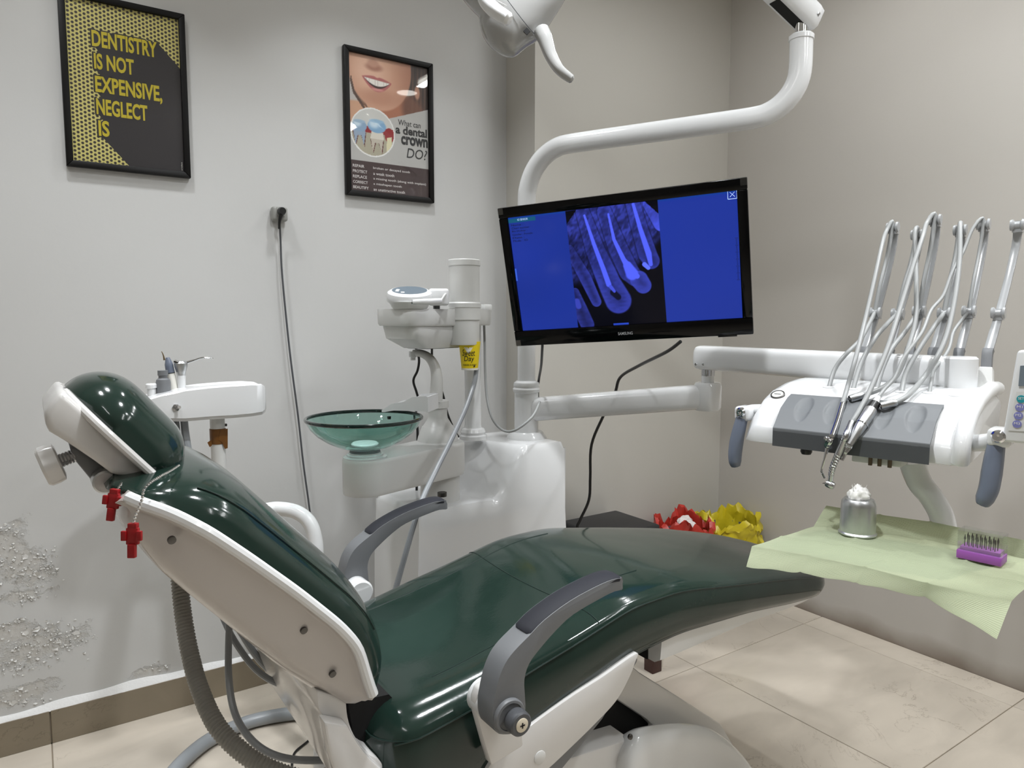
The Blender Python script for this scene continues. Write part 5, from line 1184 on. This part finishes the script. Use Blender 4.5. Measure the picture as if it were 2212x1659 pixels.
# ------------------------------------------------------------------ hoses and instruments on the table
def hose_thing(name, label, cat, hole, ji, ti, drop, r, mname='hose', loc=None):
    t = thing(name, label, cat, hole)
    up_ = [hole - EZ * .004] + drop['up'] + [WJ[ji]]
    mk('hose', tube(up_, r, 12, 6), mname, t)
    a_, b_ = WJ[ji], WT[ti]
    mk('hose', tube([a_, a_ * .66 + b_ * .34 + Nd * .004, a_ * .33 + b_ * .67 - Nd * .006, b_ + EZ * .012 + Nd * .003] + drop['down'], r, 12, 6), mname, t)
    return t
def c6n(x, y, n): return duN(*c6(x, y), n)
# air-water syringe
t = hose_thing('air_water_syringe', 'chrome air-water syringe resting leftmost on the slate mat', 'dental instrument', HP[0], 0, 0,
     {'up': [c6n(862, 900, -.20), c6n(920, 820, -.22), c6n(1000, 740, -.28), c6n(1050, 650, -.34)], 'down': [c6n(1142, 150, -.43), c6n(1120, 220, -.38), c6n(1080, 400, -.30), c6n(1030, 620, -.22), c6n(975, 840, -.12), on_top(930, 1000, .022), on_top(905, 1085, .014)]}, .0052)
mk('syringe_body', tube([on_top(905, 1085, .014), on_top(880, 1170, .010), on_top(848, 1262, .010)], [.0056, .0060, .0062], 16, 4), 'chrome', t)
hd = on_top(828, 1294, .012); hv = c6n(815, 1330, .022) - on_top(850, 1262, .010); hv /= np.linalg.norm(hv)
mk('syringe_head', lathe([(.0065, -.011), (.0088, -.007), (.0088, .007), (.0065, .011), (.0045, .013)], hd, hv, 8), 'chrome', t)
for dx in (-.005, .005): mk('syringe_button', lathe([(.0042, .006), (.0042, .0125), (.003, .014)], hd + Wd * dx + hv * (-.004 + dx * .6), Nd + EZ * .3, 12), 'steel', t)
mk('syringe_nozzle', tube([c6n(820, 1328, .022), c6n(805, 1390, .026), c6n(790, 1440, .028), c6n(794, 1460, .028), c6n(808, 1490, .026)], [.005, .0026, .0024, .0024, .0020], 10, 5), 'chrome', t)
# turbine handpiece
t = hose_thing('turbine_handpiece', 'long steel high-speed handpiece with angled head hanging over the mat edge', 'dental instrument', HP[2], 2, 2,
     {'up': [c6n(1120, 900, -.22), c6n(1170, 790, -.26), c6n(1240, 700, -.32)], 'down': [c6n(1362, 105, -.43), c6n(1340, 180, -.38), c6n(1290, 330, -.32), c6n(1220, 560, -.24), c6n(1150, 780, -.15), on_top(1060, 1000, .030), on_top(985, 1140, .016), on_top(955, 1188, .014)]}, .0054)
mk('handpiece_coupling', tube([on_top(955, 1186, .014), on_top(925, 1255, .013), on_top(912, 1285, .014)], [.0066, .0070, .0070], 18, 3), 'steel', t)
mk('coupling_ring', lathe([(.0074, -.0015), (.0074, .0015)], on_top(913, 1283, .014), on_top(912, 1285, .014) - on_top(925, 1255, .013), 18), 'ink', t)
hb = [on_top(912, 1285, .014), c6n(880, 1360, .030), c6n(852, 1430, .036), c6n(842, 1480, .036), c6n(838, 1510, .035)]
mk('handpiece_handle', tube(hb, [.0072, .0071, .0068, .0055, .0046], 18, 6), 'steel', t)
for f_ in np.linspace(.30, .72, 9):
    P_ = cr(hb, 10); k_ = int(f_ * (len(P_) - 2)); mk('grip_ring', lathe([(.0070 - .0014 * max(0, f_ - .45) * 3, -.0012), (.0078 - .0014 * max(0, f_ - .45) * 3, 0), (.0070 - .0014 * max(0, f_ - .45) * 3, .0012)], P_[k_], P_[k_ + 1] - P_[k_], 16), 'chrome', t)
hh = c6n(836, 1524, .035); mk('handpiece_head', lathe([(.0, -.010), (.0066, -.0095), (.0082, -.006), (.0082, .004), (.0068, .008), (.003, .010)], hh, -Wd * .85 + EZ * .25, 18), 'steel', t)
mk('bur_shank', tube([hh - Wd * .008 + EZ * .002, c6n(796, 1518, .035)], [.0012, .0006], 8, 1), 'dsteel', t)
# micromotor with straight handpiece
t = hose_thing('micromotor_handpiece', 'silver micromotor handpiece with black end lying across the mat', 'dental instrument', HP[4], 4, 4,
     {'up': [c6n(1390, 950, -.22), c6n(1402, 900, -.24), c6n(1450, 840, -.27), c6n(1485, 780, -.30), c6n(1505, 700, -.34), c6n(1545, 640, -.37)], 'down': [c6n(1612, 135, -.43), c6n(1560, 260, -.40), c6n(1500, 370, -.36), c6n(1450, 500, -.32), c6n(1385, 580, -.28), c6n(1335, 700, -.22), c6n(1240, 830, -.16), c6n(1190, 940, -.13), on_top(1130, 1010, .020), on_top(1098, 1052, .014)]}, .0040)
ms = [on_top(1098, 1052, .014), on_top(1080, 1085, .015), on_top(1040, 1150, .016), on_top(990, 1230, .015), on_top(942, 1308, .012), c6n(920, 1345, .016), c6n(898, 1392, .022)]
mk('strain_relief', tube([ms[0], ms[1]], [.0055, .0075], 14, 1), 'white_matte', t)
mk('motor_end', tube([ms[1], ms[1] * .45 + ms[2] * .55], [.0108, .0126], 24, 1), 'black', t)
mk('motor_body', tube([ms[1] * .45 + ms[2] * .55, ms[2], ms[2] * .4 + ms[3] * .6], [.0128, .0128, .0122], 24, 2), 'alu', t)
mk('motor_ring', lathe([(.0130, -.0015), (.0130, .0015)], ms[2] * .40 + ms[3] * .60, ms[3] - ms[2], 24), 'chrome', t)
mk('handpiece_sleeve', tube([ms[2] * .38 + ms[3] * .62, ms[3], ms[4]], [.0120, .0108, .0072], 24, 4), 'alu', t)
mk('handpiece_neck', tube([ms[4], ms[5], ms[6]], [.0072, .0060, .0046], 18, 4), 'steel', t)
for f_ in (.2, .4, .6, .8): mk('grip_ring', lathe([(.0083 - .003 * f_, -.001), (.0094 - .003 * f_, 0), (.0083 - .003 * f_, .001)], ms[4] + (ms[5] - ms[4]) * f_, ms[5] - ms[4], 16), 'chrome', t)
# two bare hose couplings
for (nm, lab, hi, ups, dn, tip) in [
    ('hose_coupling', 'bare steel hose coupling lying left of the black micromotor end', 1, [c6n(1000, 880, -.22), c6n(1070, 745, -.26), c6n(1140, 660, -.32)],
     [c6n(1297, 160, -.43), c6n(1302, 300, -.40), c6n(1306, 500, -.34), c6n(1298, 650, -.30), c6n(1255, 800, -.24), c6n(1200, 930, -.20), on_top(1120, 1000, .014), on_top(1015, 1040, .011)], (944, 1060)),
    ('hose_coupling', 'bare steel hose coupling lying right of the black micromotor end', 3, [c6n(1248, 920, -.22), c6n(1320, 790, -.27), c6n(1400, 670, -.33)],
     [c6n(1543, 140, -.43), c6n(1540, 300, -.38), c6n(1520, 480, -.32), c6n(1480, 680, -.26), c6n(1420, 830, -.21), c6n(1340, 950, -.19), on_top(1260, 1040, .013), on_top(1190, 1080, .011)], (1112, 1097))]:
    t = hose_thing(nm, lab, 'dental instrument', HP[hi], hi, hi, {'up': ups, 'down': dn}, .0056)
    e_ = on_top(*tip, .0105); s_e = dn[-1]; ax = e_ - s_e; La_ = np.linalg.norm(ax)
    mk('coupling_sleeve', lathe([(.0060, -.004), (.0082, 0), (.0085, .004), (.0085, La_ - .002), (.0078, La_)], s_e, ax, 22), 'alu', t)
    mk('coupling_face', lathe([(.0074, La_ - .0005), (.0074, La_ + .0006), (0, La_ + .0006)], s_e, ax, 20), 'black', t)
    a_, b_ = frame_of(ax / La_)
    for q in (-1, 1): mk('coupling_port', lathe([(.0022, La_), (.0022, La_ + .002), (.001, La_ + .002)], s_e + a_ * .0035 * q, ax, 10), 'steel', t)

# ------------------------------------------------------------------ tray with green bib
ZT = .79
rows = [  # (px, py, z) back flap, flat back, mid, flat front, hanging front edge
    [(1785, 1093, .825), (1895, 1112, .822), (2010, 1128, .822), (2120, 1150, .824), (2235, 1172, .822)],
    [(1757, 1138, .79), (1872, 1150, .79), (1998, 1168, .79), (2115, 1188, .79), (2238, 1212, .79)],
    [(1690, 1160, .79), (1812, 1178, .79), (1946, 1202, .79), (2072, 1232, .79), (2225, 1262, .786)],
    [(1624, 1181, .79), (1740, 1200, .79), (1868, 1226, .79), (2005, 1262, .79), (2185, 1300, .770)],
    [(1612, 1226, .768), (1722, 1238, .768), (1850, 1261, .768), (2000, 1293, .767), (2153, 1381, .738)]]
CG = np.array([[PZ(*p) for p in r] for r in rows])
def cat1(P, t):
    n = len(P) - 1; i = min(int(t * n), n - 1); f_ = t * n - i
    a, b, c, d = P[max(i - 1, 0)], P[i], P[i + 1], P[min(i + 2, n)]
    tn = .55
    return b + f_ * (tn * (c - a) * (1 - f_) ** 2 * 1.0 * .5 + 0) * 0 + (c - b) * (f_ * f_ * (3 - 2 * f_) * .45 + f_ * .55)
def bibf(u, v):
    p = cat1(np.array([cat1(CG[r], u) for r in range(5)]), v)
    rip = .0012 * math.sin(u * 40 + v * 9) * math.sin(v * 21) + .0018 * math.exp(-((u - .5) / .01) ** 2) + .0016 * math.exp(-((v - .52) / .012) ** 2) + .0016 * math.exp(-((u - .27) / .01) ** 2) + .0016 * math.exp(-((u - .74) / .01) ** 2)
    return p + EZ * (rip + .001)
bm_ = mat('green_paper_bib', (190, 199, 168), 0.75); nt = bm_.node_tree; N = nt.nodes; L = nt.links
tcx = next(n for n in N if n.type == 'TEX_COORD'); wv_ = N.new('ShaderNodeTexWave'); wv_.inputs['Scale'].default_value = 60; wv_.bands_direction = 'Z'; wv_.inputs['Distortion'].default_value = 0.6
uvm = N.new('ShaderNodeAttribute'); uvm.attribute_name = 'weave'; L.new(uvm.outputs['Vector'], wv_.inputs['Vector'])
bpn = N.new('ShaderNodeBump'); bpn.inputs['Strength'].default_value = .9; bpn.inputs['Distance'].default_value = .0012; L.new(wv_.outputs['Fac'], bpn.inputs['Height']); L.new(bpn.outputs['Normal'], N['Principled BSDF'].inputs['Normal'])
tl_ = N.new('ShaderNodeBsdfTranslucent'); tl_.inputs[0].default_value = (*lin((190, 200, 166)), 1); mxb = N.new('ShaderNodeMixShader'); mxb.inputs[0].default_value = .45
ob_ = next(n for n in N if n.type == 'OUTPUT_MATERIAL'); L.new(N['Principled BSDF'].outputs[0], mxb.inputs[1]); L.new(tl_.outputs[0], mxb.inputs[2]); L.new(mxb.outputs[0], ob_.inputs[0])
MT['bib'] = bm_
NB = 90
bib = mk('dental_bib', grid(bibf, NB, NB), 'bib', angle=60)
tag(bib, 'pale green paper bib spread over the tray below the delivery unit', 'paper bib')
at = bib.data.attributes.new('weave', 'FLOAT_VECTOR', 'POINT')
vals = []
for k_ in range(1):
    for i in range(NB):
        for j in range(NB): vals += [i / NB * .4, 0, j / NB * .45]
if len(bib.data.vertices) == NB * NB: at.data.foreach_set('vector', vals)
# metal tray underneath
tq = [CG[1][0], CG[1][4], CG[3][4] * .25 + CG[3][3] * .75, CG[3][0]]; tq = [V((p[0], p[1], 0)) for p in tq]; cen = np.mean(tq, axis=0)
def tring(s, z): 
    out = []
    for i in range(4):
        a, b, c = tq[i - 1], tq[i], tq[(i + 1) % 4]
        p0 = b + (a - b) / np.linalg.norm(a - b) * .03; p1 = b + (c - b) / np.linalg.norm(c - b) * .03
        for k_ in range(5):
            f_ = k_ / 4; out.append(p0 * (1 - f_) ** 2 + 2 * b * f_ * (1 - f_) + p1 * f_ * f_)
    return [cen + (p - cen) * s + EZ * z for p in out]
tray = mk('instrument_tray', loft([tring(.80, ZT - .022), tring(.86, ZT - .020), tring(.88, ZT - .004), tring(.885, ZT - .001), tring(.87, ZT - .002), tring(.85, ZT - .014)]), 'steel')
tag(tray, 'shallow steel tray hidden beneath the green bib', 'tray')
# cotton dispenser
cn = PZ(1852, 1152, ZT + .003); can = thing('cotton_dispenser', 'round aluminium cotton dispenser with white tuft on the green bib', 'cotton dispenser', cn)
s_ = .034
mk('can_body', lathe([(.0375, .0), (.0385, .003), (.0355, .006), (.0345, .062), (.0335, .070), (.029, .076), (.020, .077), (.018, .074), (0, .073)], cn, EZ, 48), 'alu', can)
blob = bmesh.new(); bmesh.ops.create_icosphere(blob, subdivisions=4, radius=1.0); bv_ = []
for v_ in blob.verts:
    p = V(v_.co); q = p * 1.0
    nz = .30 * math.sin(5 * p[0] + 2 * p[2]) * math.sin(4 * p[1] + 1) + .22 * math.sin(11 * p[1] + 3 * p[0]) * math.sin(9 * p[2]) + .12 * math.sin(23 * p[0] + 17 * p[2])
    up_k = max(0, p[2]); q = q * (1 + .35 * nz); bv_.append(tuple(cn + V((q[0] * .021, q[1] * .021, .079 + q[2] * .015 + up_k * .008 * (1 + nz)))))
blob.verts.index_update(); bf_ = [tuple(v.index for v in f_.verts) for f_ in blob.faces]; blob.free()
wisp = []
for k_ in range(40):
    a_ = rng.uniform(0, 6.28); r0 = rng.uniform(0, .014); p0 = cn + V((r0 * math.cos(a_), r0 * math.sin(a_), .082)); h = rng.uniform(.004, .012) + (.014 if k_ < 12 else 0)
    d_ = V((rng.normal() * .006, rng.normal() * .006, 0)) - RT * (.006 if k_ < 12 else .0)
    wisp.append(tube([p0, p0 + d_ * .5 + EZ * h * .5, p0 + d_ * 1.3 + EZ * h], [.0014, .0009, .0002], 5, 3))
tf = mk('cotton_tuft', join((bv_, bf_), *wisp), 'cotton', can, angle=180); tf['kind'] = 'stuff'
# bur block
b00, b10, b11, b01 = [PZ(*p, ZT + .004) for p in [(2065, 1204), (2162, 1225), (2186, 1200), (2092, 1182)]]
bu = b10 - b00; bv = (b01 - b00 + b11 - b10) / 2; bl, bd = np.linalg.norm(bu), .042; bu /= bl; bv -= bu * (bv @ bu); bv /= np.linalg.norm(bv); bv[2] = 0
def bk(a, b, z): return b00 + bu * a + bv * b + EZ * z
blk = thing('bur_block', 'purple bur block under a clear plastic lid on the green bib', 'bur holder', bk(bl / 2, bd / 2, 0))
RB = np.stack([bu, bv, EZ], 1)
mk('block_base', box(bk(bl / 2, bd / 2, .008), (bl, bd, .016), RB), 'purple', blk, bevel=.001)
mk('block_step', box(bk(bl / 2, bd * .55, .019), (bl - .008, bd * .8, .008), RB), 'purple', blk, bevel=.001)
lidh = .054
w3 = .0012
mk('clear_lid', join(*[box(bk(a, b, z), s, RB) for a, b, z, s in [(bl / 2, w3, .035, (bl, w3, .038)), (bl / 2, bd - w3, .035, (bl, w3, .038)), (w3, bd / 2, .035, (w3, bd - .003, .038)), (bl - w3, bd / 2, .035, (w3, bd - .003, .038)), (bl / 2, bd / 2, lidh, (bl, bd, w3))]]), 'lid', blk, smooth=False)
burp = None; nb = 0
for r_i, (bb_, cnt) in enumerate([(.30, 8), (.52, 8), (.76, 8)]):
    for k_ in range(cnt):
        a = .010 + (bl - .020) * (k_ + .5 * (r_i % 2) * .6) / (cnt - .5); base = bk(a, bd * bb_, .023)
        g_ = join(lathe([(.0009, 0), (.0009, .012), (.0015 if k_ % 3 else .0022, .0145), (.0014 if k_ % 2 else .0007, .0205), (.0004, .0225)], (0, 0, 0), EZ, 8))
        if burp is None or k_ < 3 and r_i == 0:
            o = mk('dental_bur', ([tuple(V(p) + base) for p in g_[0]], g_[1]), 'dsteel', loc=base); burp = burp or o
            if k_ == 0: kinds = [o]
            else: kinds.append(o)
        else:
            o = kinds[(k_ + r_i) % len(kinds)].copy(); COL.objects.link(o); o.location = tuple(base)
        tag(o, 'tiny dark steel dental bur standing in the purple block', 'dental bur', 'burs in the purple block')

# ------------------------------------------------------------------ things on the floor by the back wall
def bag_bin(cx, cy, r, h, m, seed, label, drop):
    t = thing('waste_bin', label, 'waste bin', (cx, cy, 0), 'lined waste bins in the corner')
    mk('bin_body', lathe([(r * .78, .004), (r * .80, .0), (r * .98, h), (r * .94, h), (r * .77, .02), (0, .02)], (cx, cy, 0), EZ, 36), 'bin', t)
    R_ = np.random.default_rng(seed); ph = R_.uniform(0, 6.28, 6); am = R_.uniform(.3, 1, 6); NR = 60
    jit = R_.normal(size=(12, NR, 3)); sec = []
    for li in range(12):
        f_ = li / 11; ringp = []
        for qi in range(NR):
            q = 2 * math.pi * qi / NR
            wob = sum(am[i] * math.sin((i + 2) * q + ph[i]) for i in range(4)) * .28; fold = (jit[5, qi, 0] + jit[5, (qi + 1) % NR, 0]) * .4
            top = h + .05 + .075 * wob + .010 * jit[4, qi, 1]
            if f_ < .35: g2 = f_ / .35; z = h - .06 + (top - h + .06) * g2; rad = r * (.90 + .06 * g2)
            elif f_ < .5: g2 = (f_ - .35) / .15; z = top + .006 * math.sin(g2 * 3.14); rad = r * (.96 + .12 * g2)
            else: g2 = (f_ - .5) / .5; z = top - (drop + .06 * wob + .02 * fold) * g2; rad = r * (1.08 + .05 * g2 + .05 * fold * g2)
            dp_ = (jit[li, qi] + jit[li, (qi + 1) % NR] + jit[li, qi - 1]) * (.0024 + .0016 * f_)
            ringp.append(V((cx + rad * math.cos(q), cy + rad * math.sin(q), z)) + dp_)
        sec.append(ringp)
    mk('bin_bag', loft(sec, cap=False), m, t, angle=38)
    return t
rb_ = PZ(1478, 1126, .40); yb_ = PZ(1585, 1135, .38)
bag_bin(2.295, 2.075, .115, .33, 'redbag', 3, 'grey waste bin lined with a red bag beside the black box', .12)
bag_bin(2.545, 2.05, .13, .32, 'yelbag', 8, 'grey waste bin lined with a yellow bag in the room corner', .10)
tis = []
for k_ in range(9):
    p = PZ(1480 + rng.uniform(-12, 12), 1128 + rng.uniform(-8, 8), .37); q_ = V((rng.normal(), rng.normal(), rng.normal())); 
    tis.append(lathe([(0, -.022), (.018, -.014), (.026, .002), (.015, .016), (0, .02)], p, q_, 9, cap=False))
tag(mk('crumpled_tissue', join(*tis), 'tissue'), 'crumpled white tissue poking out between the red and yellow bags', 'tissue')
bxo = thing('black_box', 'matte black equipment box on the floor behind the chair', 'equipment box', (1.86, 2.06, 0))
mk('box_body', box((1.86, 2.065, .225), (.30, .26, .45)), mat('matte_black', (42, 42, 44), .5, bump=.08, bscale=200), bxo, bevel=.012, seg=3)
mk('box_foot', join(*[lathe([(.014, 0), (.014, .012)], (1.86 + a, 2.065 + b, -.001), EZ, 12) for a in (-.12, .12) for b in (-.1, .1)]), 'black', bxo)
pb = PZ(1410, 1448, .0)
po = mk('wooden_post', prism([pb + V((-.022, -.022, .0)), pb + V((.022, -.022, .0)), pb + V((.022, .022, .0)), pb + V((-.022, .022, .0))], (0, 0, .30)), 'wood', bevel=.002)
tag(po, 'dark brown square wooden post standing on the floor below the footrest', 'post')

# ------------------------------------------------------------------ assistant's instrument holder left of the chair
YA = 2.08
ah = thing('assistant_holder', 'white assistant instrument holder on a taped pole behind the headrest', 'instrument holder', (.43, YA, 0))
ax_ = [(262, 884, 906), (300, 862, 906), (340, 849, 906), (390, 838, 906), (440, 832, 902), (490, 828, 899), (530, 826, 896), (556, 827, 893), (569, 834, 888)]
sec = []
for i, (x, yt, yb2) in enumerate(ax_):
    t_p, b_p = PY(x, yt, YA), PY(x, yb2, YA); k = [.6, .8, .95, 1, 1, 1, .92, .72, .35][i]; hwid = .062 * k; X = t_p[0]; zt_, zb_ = t_p[2], b_p[2]
    zm = zb_ + (zt_ - zb_) * .45
    sec.append([V((X, YA - hwid * .80, zb_)), V((X, YA - hwid * .92, zb_ + .008)), V((X, YA - hwid * 1.02, zb_ + .010)), V((X, YA - hwid * 1.03, zm)), V((X, YA - hwid, zt_ - .004)), V((X, YA - hwid * .93, zt_)), V((X, YA - hwid * .80, zt_ - (.004 if 3 < i < 8 else 0))), V((X, YA + hwid * .80, zt_ - (.004 if 3 < i < 8 else 0))), V((X, YA + hwid * .93, zt_)), V((X, YA + hwid, zt_ - .004)), V((X, YA + hwid * 1.03, zm)), V((X, YA + hwid * .9, zb_))])
sec2 = []
for j in range(len(sec) - 1):
    for f_ in np.linspace(0, 1, 5)[:-1]: sec2.append([a * (1 - f_) + b * f_ for a, b in zip(sec[j], sec[j + 1])])
sec2.append(sec[-1])
tb = mk('holder_tray', loft(sec2), 'white', ah, angle=35)
sw = PY(380, 880, YA - .062); mk('toggle_nut', lathe([(.0095, -.002), (.0095, .004), (.006, .005)], sw, (0, -1, 0), 6), 'steel', tb); mk('toggle_lever', tube([sw, sw + V((.006, -.018, .002))], [.003, .0042], 10, 1), 'chrome', tb)
pp0, pp1 = PY(469, 900, YA), PY(473, 1085, YA)
mk('holder_pole', tube([(pp0[0], YA, pp0[2]), (pp0[0], YA, .80), (pp0[0], YA, .74)], .0195, 18, 6), 'white_matte', ah)
ut = [PD(560, 1102, 1.93), PD(600, 1099, 1.93), PD(640, 1106, 1.93), PD(668, 1128, 1.93), PD(681, 1165, 1.93), PD(684, 1210, 1.93), PD(685, 1300, 1.95), PD(686, 1390, 1.97)]
ut.append(V((ut[-1][0], ut[-1][1], .30))); ut.append(V((ut[-1][0], ut[-1][1], .001)))
mk('support_tube', tube([V((pp0[0], YA, ut[0][2] + .03)), V((pp0[0] + .012, YA - .005, ut[0][2] + .008)), V((pp0[0] + .05, YA - .02, ut[0][2]))] + ut, .0195, 18, 6), 'white', ah)
tz0, tz1 = PY(470, 958, YA)[2], PY(470, 925, YA)[2]
mk('brown_tape', lathe([(.0197, tz0), (.0212, tz0 + .001), (.0214, tz1 - .001), (.0197, tz1)], (pp0[0], YA, 0), EZ, 20, cap=False), 'brown', ah)
mk('brown_tape', prism([PY(x, y, YA - .022) for x, y in [(476, 928), (492, 926), (492, 968), (486, 970), (480, 956), (472, 950)]], (0, .0015, 0)), 'brown', ah, smooth=False)
mk('brown_tape', prism([PY(x, y, YA - .012) for x, y in [(448, 956), (457, 950), (458, 962), (453, 966)]], (0, .0015, 0)), 'brown', ah, smooth=False)
mk('pole_screw', lathe([(.004, 0), (.004, .006), (.002, .007)], PY(485, 918, YA) , RT, 12), 'dsteel', ah)
def stand(x, y0, y1): return PY(x, y0, YA), PY(x, y1, YA)
# white cap
a0, a1 = stand(328, 860, 828)
t = thing('suction_tip_cap', 'short white capped saliva ejector at the left of the assistant holder', 'suction handpiece', a0); H_ = a1[2] - a0[2]
mk('stem', lathe([(.010, 0), (.0105, H_ * .7)], a0, EZ, 20), 'white', t); mk('cap', lathe([(.0105, H_ * .66), (.0138, H_ * .70), (.0138, H_ * .92), (.011, H_), (0, H_)], a0, EZ, 20), 'white', t)
a0, a1 = stand(354, 858, 800)
t = thing('suction_handpiece', 'grey bottle-shaped suction handpiece in the assistant holder', 'suction handpiece', a0); H_ = a1[2] - a0[2]
mk('handle', lathe([(.0180, 0), (.0182, H_ * .55), (.0165, H_ * .66), (.011, H_ * .72)], a0, EZ, 26), 'grey', t); mk('neck', lathe([(.011, H_ * .70), (.011, H_ * .80), (.0128, H_ * .82), (.0128, H_), (.010, H_)], a0, EZ, 26), 'grey', t)
a0, a1 = PY(376, 848, YA + .02), PY(362, 772, YA + .02)
t = thing('scaler_pen', 'slim cream scaler pen with grey nose and curved brass tip in assistant holder', 'dental instrument', a0)
mk('barrel', tube([a0, a0 * .45 + a1 * .55], [.0125, .0105], 18, 1), 'paper', t); mk('ring', tube([a0 * .45 + a1 * .55, a0 * .43 + a1 * .57], [.0112, .0112], 18, 1), 'ink', t)
mk('nose', tube([a0 * .43 + a1 * .57, a0 * .2 + a1 * .8, a1], [.0112, .0105, .0045], 18, 4), 'bluegrey', t)
mk('tip', tube([PY(355, 778, YA + .02), PY(353, 768, YA + .02), PY(349, 759, YA + .02)], [.0026, .0016, .0008], 8, 4), mat('brass', (150, 130, 96), .3, metal=1.0), t)
a0 = PY(393, 842, YA + .01); a1 = PY(394, 782, YA + .01)
t = thing('assistant_syringe', 'silver-headed air-water syringe with long bent nozzle in assistant holder', 'dental instrument', a0); H_ = a1[2] - a0[2]
mk('handle', lathe([(.0098, 0), (.0105, H_ * .5), (.0105, H_ * .52)], a0, EZ, 20), 'white', t); mk('head', lathe([(.0105, H_ * .52), (.0115, H_ * .62), (.0165, H_ * .85), (.017, H_ * .96), (.012, H_ * 1.03), (0, H_ * 1.03)], a0, EZ, 20), 'alu', t)
mk('button', lathe([(.004, 0), (.004, .012)], PY(386, 783, YA), -RT + EZ * .3, 12), 'dsteel', t)
mk('nozzle', tube([PY(404, 783, YA), PY(420, 778, YA), PY(436, 773, YA), PY(448, 773, YA), PY(461, 774, YA)], [.0036, .0024, .0022, .0020, .0018], 10, 5), 'chrome', t)
# hoses hanging from the holder
cable('grey_hose', 'short grey hose hanging under the assistant holder beside the headrest', [PY(368, 906, YA), PY(372, 930, YA), PY(380, 975, 2.04), PY(392, 1060, 1.9)], .0095, 'grey', 'hose')
cable('grey_hose', 'thin grey hose with cream end hanging under the assistant holder', [PY(381, 906, YA + .01), PY(385, 940, YA), PY(394, 985, 2.04), PY(410, 1060, 1.9)], .0068, 'hosed', 'hose')
cable('grey_hose', 'thick grey hose hanging under the assistant holder nearest the pole', [PY(397, 904, YA + .01), PY(401, 940, YA), PY(408, 980, 2.04), PY(425, 1060, 1.9)], .0100, 'hosed', 'hose')

# ------------------------------------------------------------------ hoses looping below the backrest
cp_ = [PD(378, 1190, 1.40), PD(386, 1240, 1.38), PD(396, 1330, 1.35), PD(410, 1410, 1.32), PD(432, 1490, 1.28), PD(470, 1570, 1.24), PD(530, 1630, 1.22), PD(600, 1668, 1.22), PD(690, 1690, 1.25), PD(790, 1690, 1.35)]
P_ = cr(cp_, 60); cum = np.concatenate([[0], np.cumsum([np.linalg.norm(b - a) for a, b in zip(P_[:-1], P_[1:])])]); pts = []; rad = []
for k_ in range(int(cum[-1] / .0016)):
    s = k_ * .0016; i = min(np.searchsorted(cum, s), len(P_) - 1); pts.append(P_[i]); rad.append(.0150 + .0012 * (1 if k_ % 4 < 2 else -1) * .7)
tag(mk('corrugated_hose', tube(pts, rad, 16, 1), 'corr', angle=80), 'grey corrugated suction hose hanging below the backrest', 'hose')
cable('grey_hose', 'slim grey hose looping low from the backrest to the chair base', [PD(497, 1320, 1.42), PD(494, 1380, 1.40), PD(494, 1460, 1.36), PD(504, 1530, 1.33), PD(528, 1580, 1.30), PD(570, 1620, 1.28), PD(630, 1640, 1.28), PD(720, 1642, 1.32), PD(800, 1640, 1.4)], .0066, 'hosed', 'hose')
cable('grey_hose', 'slim grey hose curving just under the backrest, upper of two', [PD(470, 1300, 1.45), PD(482, 1335, 1.44), PD(510, 1390, 1.42), PD(555, 1448, 1.40), PD(610, 1480, 1.40), PD(680, 1488, 1.42), PD(760, 1490, 1.45)], .0062, 'hosed', 'hose')
cable('grey_hose', 'slim grey hose curving just under the backrest, lower of two', [PD(500, 1325, 1.47), PD(520, 1365, 1.46), PD(560, 1425, 1.46), PD(610, 1470, 1.46), PD(660, 1505, 1.46), PD(720, 1530, 1.48), PD(780, 1545, 1.5)], .0070, 'hosed', 'hose')
fc = [PZ(350, 1700, .022), PZ(390, 1650, .022), PZ(450, 1600, .022), PZ(530, 1562, .022), PZ(610, 1544, .022), PZ(680, 1540, .022), PZ(760, 1550, .022), PZ(830, 1580, .022)]
tag(mk('floor_conduit', tube(fc, .021, 14, 8, flat=.95), 'hosed'), 'fat grey conduit curving across the beige floor tiles', 'conduit')
cable('floor_wire', 'thin black wire lying on the floor inside the conduit curve', [PZ(700, 1545, .02), PZ(684, 1580, .006), PZ(664, 1602, .004), PZ(640, 1622, .004), PZ(632, 1640, .004), PZ(629, 1680, .004)], .0034, 'black')
